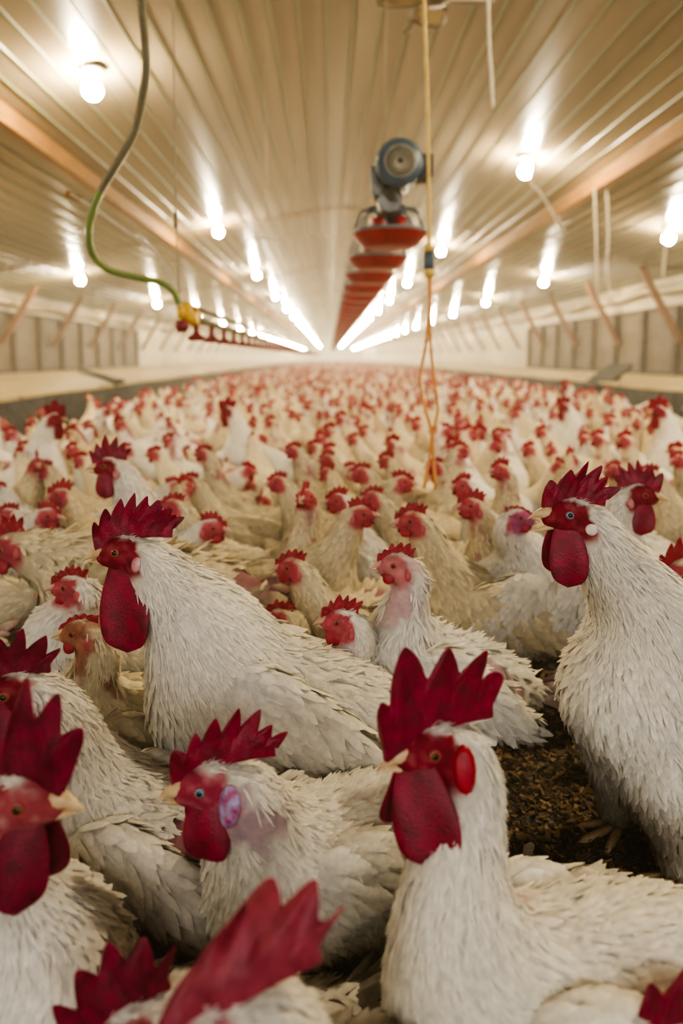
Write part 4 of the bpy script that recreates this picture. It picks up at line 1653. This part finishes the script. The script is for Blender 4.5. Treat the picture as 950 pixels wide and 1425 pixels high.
def feeder_pan(x, y, z, label, group, full):
    global pan_proto
    if pan_proto is not None:
        root = copy_tree(pan_proto, (x, y, z), 0)
    else:
        root = empty('feeder_pan', (x, y, z))
        b = MB()
        R_ = 0.172
        b.lathe([(0.0, -0.055), (0.10, -0.058), (0.125, -0.05), (R_ - 0.01, -0.012), (R_, 0.0), (R_ + 0.004, 0.006), (R_ - 0.004, 0.008), (R_ - 0.02, -0.008), (0.118, -0.044), (0.06, -0.03), (0.0, -0.015)], n=36)
        b.build('pan', M['red'], root, True)
        b = MB()
        b.tube([(R_ * math.cos(a), R_ * math.sin(a), 0.012) for a in np.linspace(0, 2 * PI, 37)[:-1]], 0.009, 8, closed=True)
        for i in range(10):
            a = 2 * PI * i / 10 + 0.1
            c_, s_ = math.cos(a), math.sin(a)
            b.tube(spline([(R_ * c_, R_ * s_, 0.01), (0.158 * c_, 0.158 * s_, 0.055), (0.142 * c_, 0.142 * s_, 0.095), (0.115 * c_, 0.115 * s_, 0.115), (0.06 * c_, 0.06 * s_, 0.12)], 4), 0.0065, 6)
        b.tube([(0.062 * math.cos(a), 0.062 * math.sin(a), 0.12) for a in np.linspace(0, 2 * PI, 25)[:-1]], 0.008, 6, closed=True)
        b.build('grill', M['grill'], root, True)
        b = MB()
        b.lathe([(0.0, 0.15), (0.05, 0.15), (0.055, 0.135), (0.075, 0.112), (0.078, 0.098), (0.055, 0.09), (0.05, 0.05), (0.0, 0.05)], n=24)
        b.build('feed_cone', M['blue'], root, True)
        b = MB()
        for sx_ in (-0.046, 0.046):
            b.lathe([(0.0, -0.045), (0.020, -0.045), (0.024, -0.03), (0.036, -0.03), (0.036, 0.03), (0.0, 0.03)], (sx_, -0.02, 0.048), 'y', 16)
        b.lathe([(0.0, 0.06), (0.04, 0.06), (0.06, -0.02), (0.0, -0.02)], (0, 0.02, 0), n=20)
        b.build('feed_spout', M['red'], root, True)
        b = MB()
        b.box(-0.04, 0.04, -0.045, 0.045, 0.148, 0.235)
        b.build('tube_clamp', M['red'], root)
        pan_proto = root
    tag(root, label, 'feeder pan', group)
    return root


ORDP = ['nearest', 'second', 'third', 'fourth', 'fifth', 'sixth']
for i in range(70):
    y = 3.3 + 0.80 * i
    lab = ('%s red feeder pan on the hanging line below the blue motor' % ORDP[i]) if i < 6 else 'red feeder pan far down the hanging line'
    feeder_pan(fx, y, pz0, lab, 'red feeder pans on the hanging line', True)
b = MB()
b.tube([(fx, 3.05, tube_z), (fx, 60, tube_z)], 0.0225, 10)
tag(b.build('feed_tube', M['galv'], None, True), 'long metal auger tube carrying the red feeder pans', 'feed tube')
root = empty('auger_motor', (fx, 2.95, tube_z))
tag(root, 'blue electric motor with a round fan grille above the first red pan', 'motor')
mc = at(556, 226, 2.95) - np.array([fx, 2.95, tube_z])
b = MB()
b.lathe([(0.0, 0.0), (0.088, 0.0), (0.098, 0.012), (0.098, 0.05), (0.092, 0.055), (0.092, 0.22), (0.075, 0.25), (0.03, 0.26), (0.0, 0.26)], tuple(mc + np.array([0, -0.02, 0])), 'y', 36)
for i in range(20):
    a = 2 * PI * i / 20
    p = mc + np.array([0.093 * math.cos(a), 0.04, 0.093 * math.sin(a)])
    b.bar(p, p + np.array([0, 0.16, 0]), 0.008, 0.008)
b.build('motor_body', M['blue'], root, True)
b = MB()
b.lathe([(0.0, -0.023), (0.064, -0.023), (0.064, -0.0205), (0.0, -0.0205)], tuple(mc), 'y', 36)
o_ = b.build('fan_opening', M['dark'], root)
b = MB()
for rr in (0.016, 0.064):
    b.tube([mc + np.array([rr * math.cos(a), -0.025, rr * math.sin(a)]) for a in np.linspace(0, 2 * PI, 33)[:-1]], 0.003, 5, closed=True)
for i in range(24):
    a = 2 * PI * i / 24
    b.tube([mc + np.array([0.016 * math.cos(a), -0.026, 0.016 * math.sin(a)]), mc + np.array([0.063 * math.cos(a), -0.026, 0.063 * math.sin(a)])], 0.0024, 5)
b.build('fan_grille', M['grille'], root, True)
b = MB()
b.box(mc[0] + 0.085, mc[0] + 0.14, mc[1] + 0.0, mc[1] + 0.13, mc[2] - 0.055, mc[2] + 0.035)
b.box(mc[0] + 0.10, mc[0] + 0.125, mc[1] - 0.006, mc[1] + 0.0, mc[2] - 0.07, mc[2] - 0.03)
b.build('switch_box', M['dark'], root)
b = MB()
gz = mc[2] - 0.13
b.lathe([(0.0, 0.0), (0.05, 0.0), (0.055, 0.01), (0.055, 0.09), (0.03, 0.10), (0.0, 0.10)], (mc[0] - 0.03, mc[1] + 0.09, gz), 'y', 20)
b.bar(mc + np.array([-0.05, 0.10, -0.08]), np.array([-0.03, 0.12, gz]), 0.10, 0.05)
b.bar((-0.075, 0.10, gz + 0.02), mc + np.array([-0.092, 0.10, 0.01]), 0.02, 0.05)
b.build('gearbox', M['galv'], root)
b = MB()
b.lathe([(0.0, 0.085), (0.05, 0.085), (0.05, 0.045), (0.062, 0.03), (0.062, -0.035), (0.04, -0.045), (0.0, -0.045)], (0.0, 0.30, -0.01), 'z', 24)
b.build('collar', M['red'], root, True)

# hangers of the feeder line
M['cord_grey'] = plain('hanger_cord', (0.28, 0.24, 0.18), 0.7)
M['cord_yellow'] = noise_mat('cord_yellow', (0.58, 0.40, 0.10), (0.70, 0.52, 0.16), 40, 0.5)
M['cord_orange'] = noise_mat('cord_orange', (0.60, 0.26, 0.07), (0.72, 0.36, 0.12), 40, 0.5)
M['rope'] = noise_mat('pale_rope', (0.50, 0.44, 0.34), (0.66, 0.60, 0.48), 60, 0.8)
for y in (3.7, 6.9, 10.1, 13.3, 16.5, 19.7):
    b = MB()
    b.tube([(fx, y, tube_z), (fx + 0.01, y, ceil_z(fx) - 0.02)], 0.003, 5)
    tag(b.build('hanger_wire', M['cord_grey'], None, True), 'thin wire holding the feeder line up to the ceiling', 'wire', 'wires of the feeder line')

# ---- yellow extension cord with plug, orange cords below it
yc = 2.2
b = MB()
b.tube(spline([at(588, -330, yc), at(589, -120, yc), at(590, 0, yc), at(594, 120, yc), at(596, 240, yc), at(597, 342, yc)], 6), 0.0058, 8)
tag(b.build('yellow_cord', M['cord_yellow'], None, True), 'yellow electric cord hanging from the ceiling right of the motor', 'cord')
pc = at(596.5, 363, yc)
root = empty('cord_connector', pc)
tag(root, 'blue and yellow plug connector joining the hanging yellow cord', 'plug')
b = MB()
b.lathe([(0.0, 0.028), (0.014, 0.028), (0.017, 0.02), (0.017, -0.020), (0.014, -0.028), (0.0, -0.028)], n=14)
b.build('plug_body', M['blue'], root, True)
b = MB()
b.lathe([(0.0, 0.052), (0.009, 0.052), (0.016, 0.042), (0.016, 0.027), (0.0, 0.027)], n=14)
b.build('plug_cap', M['cord_yellow'], root, True)
b = MB()
b.lathe([(0.0, -0.027), (0.017, -0.027), (0.018, -0.04), (0.010, -0.052), (0.0, -0.052)], n=14)
b.build('plug_cap', M['cord_yellow'], root, True)
b = MB()
b.tube(spline([at(596, 385, yc), at(597, 430, yc), at(592, 480, yc), at(584, 530, yc), at(592, 570, yc), at(600, 610, yc), at(590, 680, yc)], 6), 0.0050, 8)
tag(b.build('orange_cord', M['cord_orange'], None, True), 'orange cord under the plug, the left of two strands', 'cord')
b = MB()
b.tube(spline([at(599, 385, yc), at(598, 430, yc), at(599, 480, yc), at(604, 530, yc), at(609, 570, yc), at(602, 610, yc), at(606, 680, yc)], 6), 0.0050, 8)
tag(b.build('orange_cord', M['cord_orange'], None, True), 'orange cord under the plug, the right of two strands', 'cord')
b = MB()
b.tube(spline([at(676, -190, 3.2), at(679, 0, 3.2), at(681, 70, 3.2), at(684, 112, 3.2), at(685, 150, 3.2)], 5), [0.007 + 0.002 * (i % 2) for i in range(21)], 8)
tag(b.build('pale_rope', M['rope'], None, True), 'frayed pale rope end hanging from the ceiling, top right of centre', 'rope')
for i, (px_, lab) in enumerate(((829, 'left'), (846, 'right'))):
    b = MB()
    b.tube(spline([at(px_ - 2, 262, 7.4), at(px_, 330, 7.4), at(px_ + 1 - 3 * i, 375, 7.4), at(px_ + 2, 408, 7.4)], 5), 0.007, 6)
    tag(b.build('hanging_rope', M['rope'], None, True), 'thin pale rope hanging from the right roof beam, the %s one of the pair' % lab, 'rope')
b = MB()
b.tube(spline([(2.1, 7.12, ceil_z(2.1) - 0.01), at(738, 250, 7.1), at(752, 268, 7.0), at(768, 295, 6.9), at(785, 324, 6.8)], 5), 0.012, 6)
tag(b.build('dusty_string', M['rope'], None, True), 'slack dusty string beside the nearest inner right ceiling bulb', 'string')
b = MB()
b.tube(spline([(4.22, 8.6, ceil_z(4.22) - 0.01), at(926, 300, 8.6), at(926, 340, 8.6), at(922, 385, 8.6)], 5), 0.014, 6)
tag(b.build('dusty_string', M['rope'], None, True), 'short dusty string beside the nearest outer right ceiling bulb', 'string')

# ---- ceiling fan at the top edge
M['blade'] = noise_mat('fan_blade', (0.34, 0.26, 0.13), (0.46, 0.36, 0.20), 6, 0.5)
M['blade_edge'] = noise_mat('fan_edge', (0.09, 0.06, 0.035), (0.14, 0.09, 0.05), 12, 0.5)
fc_ = at(606, -6, 4.1)
root = empty('ceiling_fan', fc_)
tag(root, 'ceiling fan with tan paddle blades cut by the top edge', 'fan')
b = MB()
b.lathe([(0.0, -0.05), (0.05, -0.05), (0.07, -0.03), (0.07, 0.03), (0.02, 0.05), (0.018, ceil_z(fc_[0]) - fc_[2] - 0.02), (0.0, ceil_z(fc_[0]) - fc_[2] - 0.02)], n=20)
b.build('hub', M['blade_edge'], root, True)
for q in range(4):
    a = q * PI / 2 + 0.05
    ca, sa = math.cos(a), math.sin(a)

    def fpt(r, w, z):
        return (ca * r - sa * w, sa * r + ca * w, z)
    b = MB()
    ol = [(0.05, -0.04), (0.12, -0.085), (0.26, -0.10), (0.325, -0.07), (0.335, 0.02), (0.30, 0.09), (0.14, 0.085), (0.05, 0.04)]
    top = [fpt(r, w, 0.006 + w * 0.2) for r, w in ol]
    bot = [fpt(r, w, -0.006 + w * 0.2) for r, w in ol]
    n_ = len(ol)
    b.add(top + bot, [tuple(range(n_)), tuple(range(2 * n_ - 1, n_ - 1, -1))] + [(i, (i + 1) % n_, n_ + (i + 1) % n_, n_ + i) for i in range(n_)])
    bl = b.build('blade', M['blade'], root)
    b = MB()
    b.tube([fpt(r, w, w * 0.2 - 0.004) for r, w in ol], 0.011, 6, closed=True)
    b.build('blade_rim', M['blade_edge'], bl, True)
b = MB()
b.tube(spline([at(585, 22, 4.0), at(572, 38, 4.0), at(562, 48, 4.0)], 4), [0.004] * 4 + [0.012] * 5, 8)
tag(b.build('pull_cord', M['blade_edge'], None, True), 'short dark pull cord hanging left of the ceiling fan', 'cord')

# ---- drinker line: hose, regulator, pipe with red drip cups
M['hose_green'] = noise_mat('hose_green', (0.14, 0.20, 0.055), (0.22, 0.30, 0.10), 18, 0.35)
M['hose_grey'] = noise_mat('hose_grey', (0.15, 0.13, 0.085), (0.22, 0.20, 0.13), 18, 0.4)
M['yellow'] = noise_mat('regulator_yellow', (0.58, 0.33, 0.03), (0.70, 0.44, 0.06), 18, 0.45)
M['cup'] = noise_mat('cup_red', (0.16, 0.010, 0.018), (0.25, 0.022, 0.034), 18, 0.45)
hp_ = [(194, -320, 1.8), (196, -120, 1.88), (197, 0, 1.95), (202, 60, 2.0), (202, 110, 2.03), (188, 180, 2.1), (163, 228, 2.13), (138, 270, 2.17), (124, 315, 2.2), (128, 352, 2.25), (150, 375, 2.3), (190, 386, 2.34), (222, 393, 2.38), (240, 405, 2.4), (249, 422, 2.42)]
hs = spline([at(*p) for p in hp_], 7)
b = MB()
b.tube(hs, 0.0115, 10)
nh = len(hs)
o = b.build('water_hose', [M['hose_grey'], M['hose_green']], None, True)
for pl in o.data.polygons:
    if pl.center.z < at(140, 268, 2.17)[2]:
        pl.material_index = 1
tag(o, 'long green water hose drooping from the ceiling to the drinker line', 'hose')
jc = at(188, 184, 2.1)
dp = at(253, 438, 2.43)
root = empty('drinker_line', dp)
tag(root, 'raised water pipe with a yellow regulator and a row of small red drip cups', 'drinker line')
b = MB()
b.lathe([(0.0, 0.045), (0.016, 0.045), (0.016, 0.03), (0.022, 0.024), (0.024, 0.0), (0.020, -0.02), (0.012, -0.03), (0.0, -0.03)], (0.015, 0.02, 0.0), 'z', 18)
b.box(0.0, 0.045, 0.0, 0.07, -0.03, 0.01)
b.box(-0.012, 0.012, -0.02, 0.02, -0.012, 0.03)
b.lathe([(0.0, 0.03), (0.012, 0.03), (0.018, 0.01), (0.018, -0.035), (0.0, -0.035)], (0.028, 0.10, 0.0), 'z', 14)
b.build('regulator', M['yellow'], root, True)
b = MB()
b.lathe([(0.0, -0.02), (0.022, -0.02), (0.024, -0.045), (0.016, -0.06), (0.0, -0.06)], (0.0, 0.0, 0.0), 'z', 16)
b.build('regulator_knob', M['cup'], root, True)
b = MB()
b.tube([(0.03, 0.03, -0.012), (0.03, 55, -0.012)], 0.0125, 8)
b.tube([(0.03, 0.03, 0.03), (0.03, 55, 0.03)], 0.009, 8)
b.build('pipe', M['hose_grey'], root, True)
b = MB()
b.lathe([(0.0, -0.024), (0.010, -0.024), (0.009, -0.055), (0.016, -0.066), (0.032, -0.075), (0.034, -0.083), (0.028, -0.088), (0.0, -0.088)], n=14)
c0_ = b.build('drip_cup', M['cup'], root, True)
c0_.location = (0.03, 0.10, 0)
for i in range(1, 90):
    o = c0_.copy()
    COL.objects.link(o)
    o.parent = root
    o.location = (0.03, 0.10 + 0.33 * i, 0)
b = MB()
b.tube([at(240, -320, 2.5), at(241, 0, 2.5), at(244, 290, 2.5), at(250, 425, 2.5)], 0.0022, 6)
tag(b.build('suspension_cord', M['cord_grey'], None, True), 'thin cord holding up the near end of the drinker line', 'cord')
b = MB()
b.tube([at(244, 297, 2.49), at(244.5, 318, 2.49)], 0.0055, 8)
tag(b.build('cord_adjuster', M['dark'], None, True), 'small dark adjuster on the thin drinker line cord', 'cord adjuster')
b = MB()
b.tube(spline([at(95, 268, 2.9), at(135, 292, 2.8), at(180, 325, 2.7), at(215, 350, 2.6), at(238, 385, 2.5), at(246, 420, 2.45)], 6), 0.0055, 6)
tag(b.build('clear_tube', M['rope'], None, True), 'thin pale tube sagging from the left roof beam to the drinker line', 'tube')
b = MB()
p_ = at(103, 273, 2.9)
b.bar(p_ + np.array([-0.03, 0, 0.01]), p_ + np.array([0.03, 0, -0.015]), 0.025, 0.025)
tag(b.build('tube_clip', M['timber']), 'small brown clip at the upper end of the thin pale tube', 'clip')
for y in (5.5, 8.5, 11.5, 14.5, 17.5):
    b = MB()
    xx = dp[0] + 0.03
    b.tube([(xx, y, dp[2] + 0.03), (xx, y, ceil_z(xx) - 0.02)], 0.003, 5)
    tag(b.build('hanger_wire', M['cord_grey'], None, True), 'thin wire holding the drinker line up to the ceiling', 'wire', 'wires of the drinker line')

# a loose white feather on the litter behind the foreground rooster
V_, Q_ = blade(at(733, 1200, 0.86), (0.05, 0, 1), (0, -1, 0.1), 0.035, 0.016, 0.25)
fe = quad_mesh('loose_feather', V_, Q_, M['feather'], None, np.tile(WHITE, (len(V_), 1)))
tag(fe, 'small loose white feather standing up behind the foreground rooster', 'feather')

# ---- unseen area light added inside the closed near end, brightens the foreground
ld = bpy.data.lights.new('fill_light', 'AREA')
ld.shape = 'RECTANGLE'
ld.size, ld.size_y = 8.0, 1.3
ld.energy = FILL
ld.color = (1.0, 0.97, 0.91)
lo = link(bpy.data.objects.new('fill_light', ld))
lo.location = (0.2, -4.0, 2.25)
lo.rotation_euler = (PI / 2 - 0.32, 0, 0)

# ---- dusty air: warm haze, its lamplit glow put in as emission instead of scattering
w = bpy.data.worlds.new('world')
scene.world = w
w.use_nodes = True
hn = w.node_tree
hn.nodes['Background'].inputs['Color'].default_value = (0.5, 0.45, 0.38, 1)
ab = hn.nodes.new('ShaderNodeVolumeAbsorption')
ab.inputs['Color'].default_value = (0, 0, 0, 1)
ab.inputs['Density'].default_value = HAZE
em = hn.nodes.new('ShaderNodeEmission')
em.inputs['Color'].default_value = (1.0, 0.81, 0.49, 1)
em.inputs['Strength'].default_value = HAZE * HAZE_L
ad = hn.nodes.new('ShaderNodeAddShader')
hn.links.new(ab.outputs['Volume'], ad.inputs[0])
hn.links.new(em.outputs['Emission'], ad.inputs[1])
hn.links.new(ad.outputs['Shader'], hn.nodes['World Output'].inputs['Volume'])

scene.view_settings.view_transform = 'AgX'
scene.view_settings.look = 'AgX - High Contrast'
scene.view_settings.exposure = 0.55
scene.cycles.max_bounces = 5
scene.cycles.diffuse_bounces = 2
scene.cycles.glossy_bounces = 2
scene.cycles.transmission_bounces = 2
scene.cycles.adaptive_threshold = 0.05
scene.cycles.adaptive_min_samples = 16
scene.cycles.sample_clamp_indirect = 4.0
scene.cycles.caustics_reflective = False
scene.cycles.caustics_refractive = False
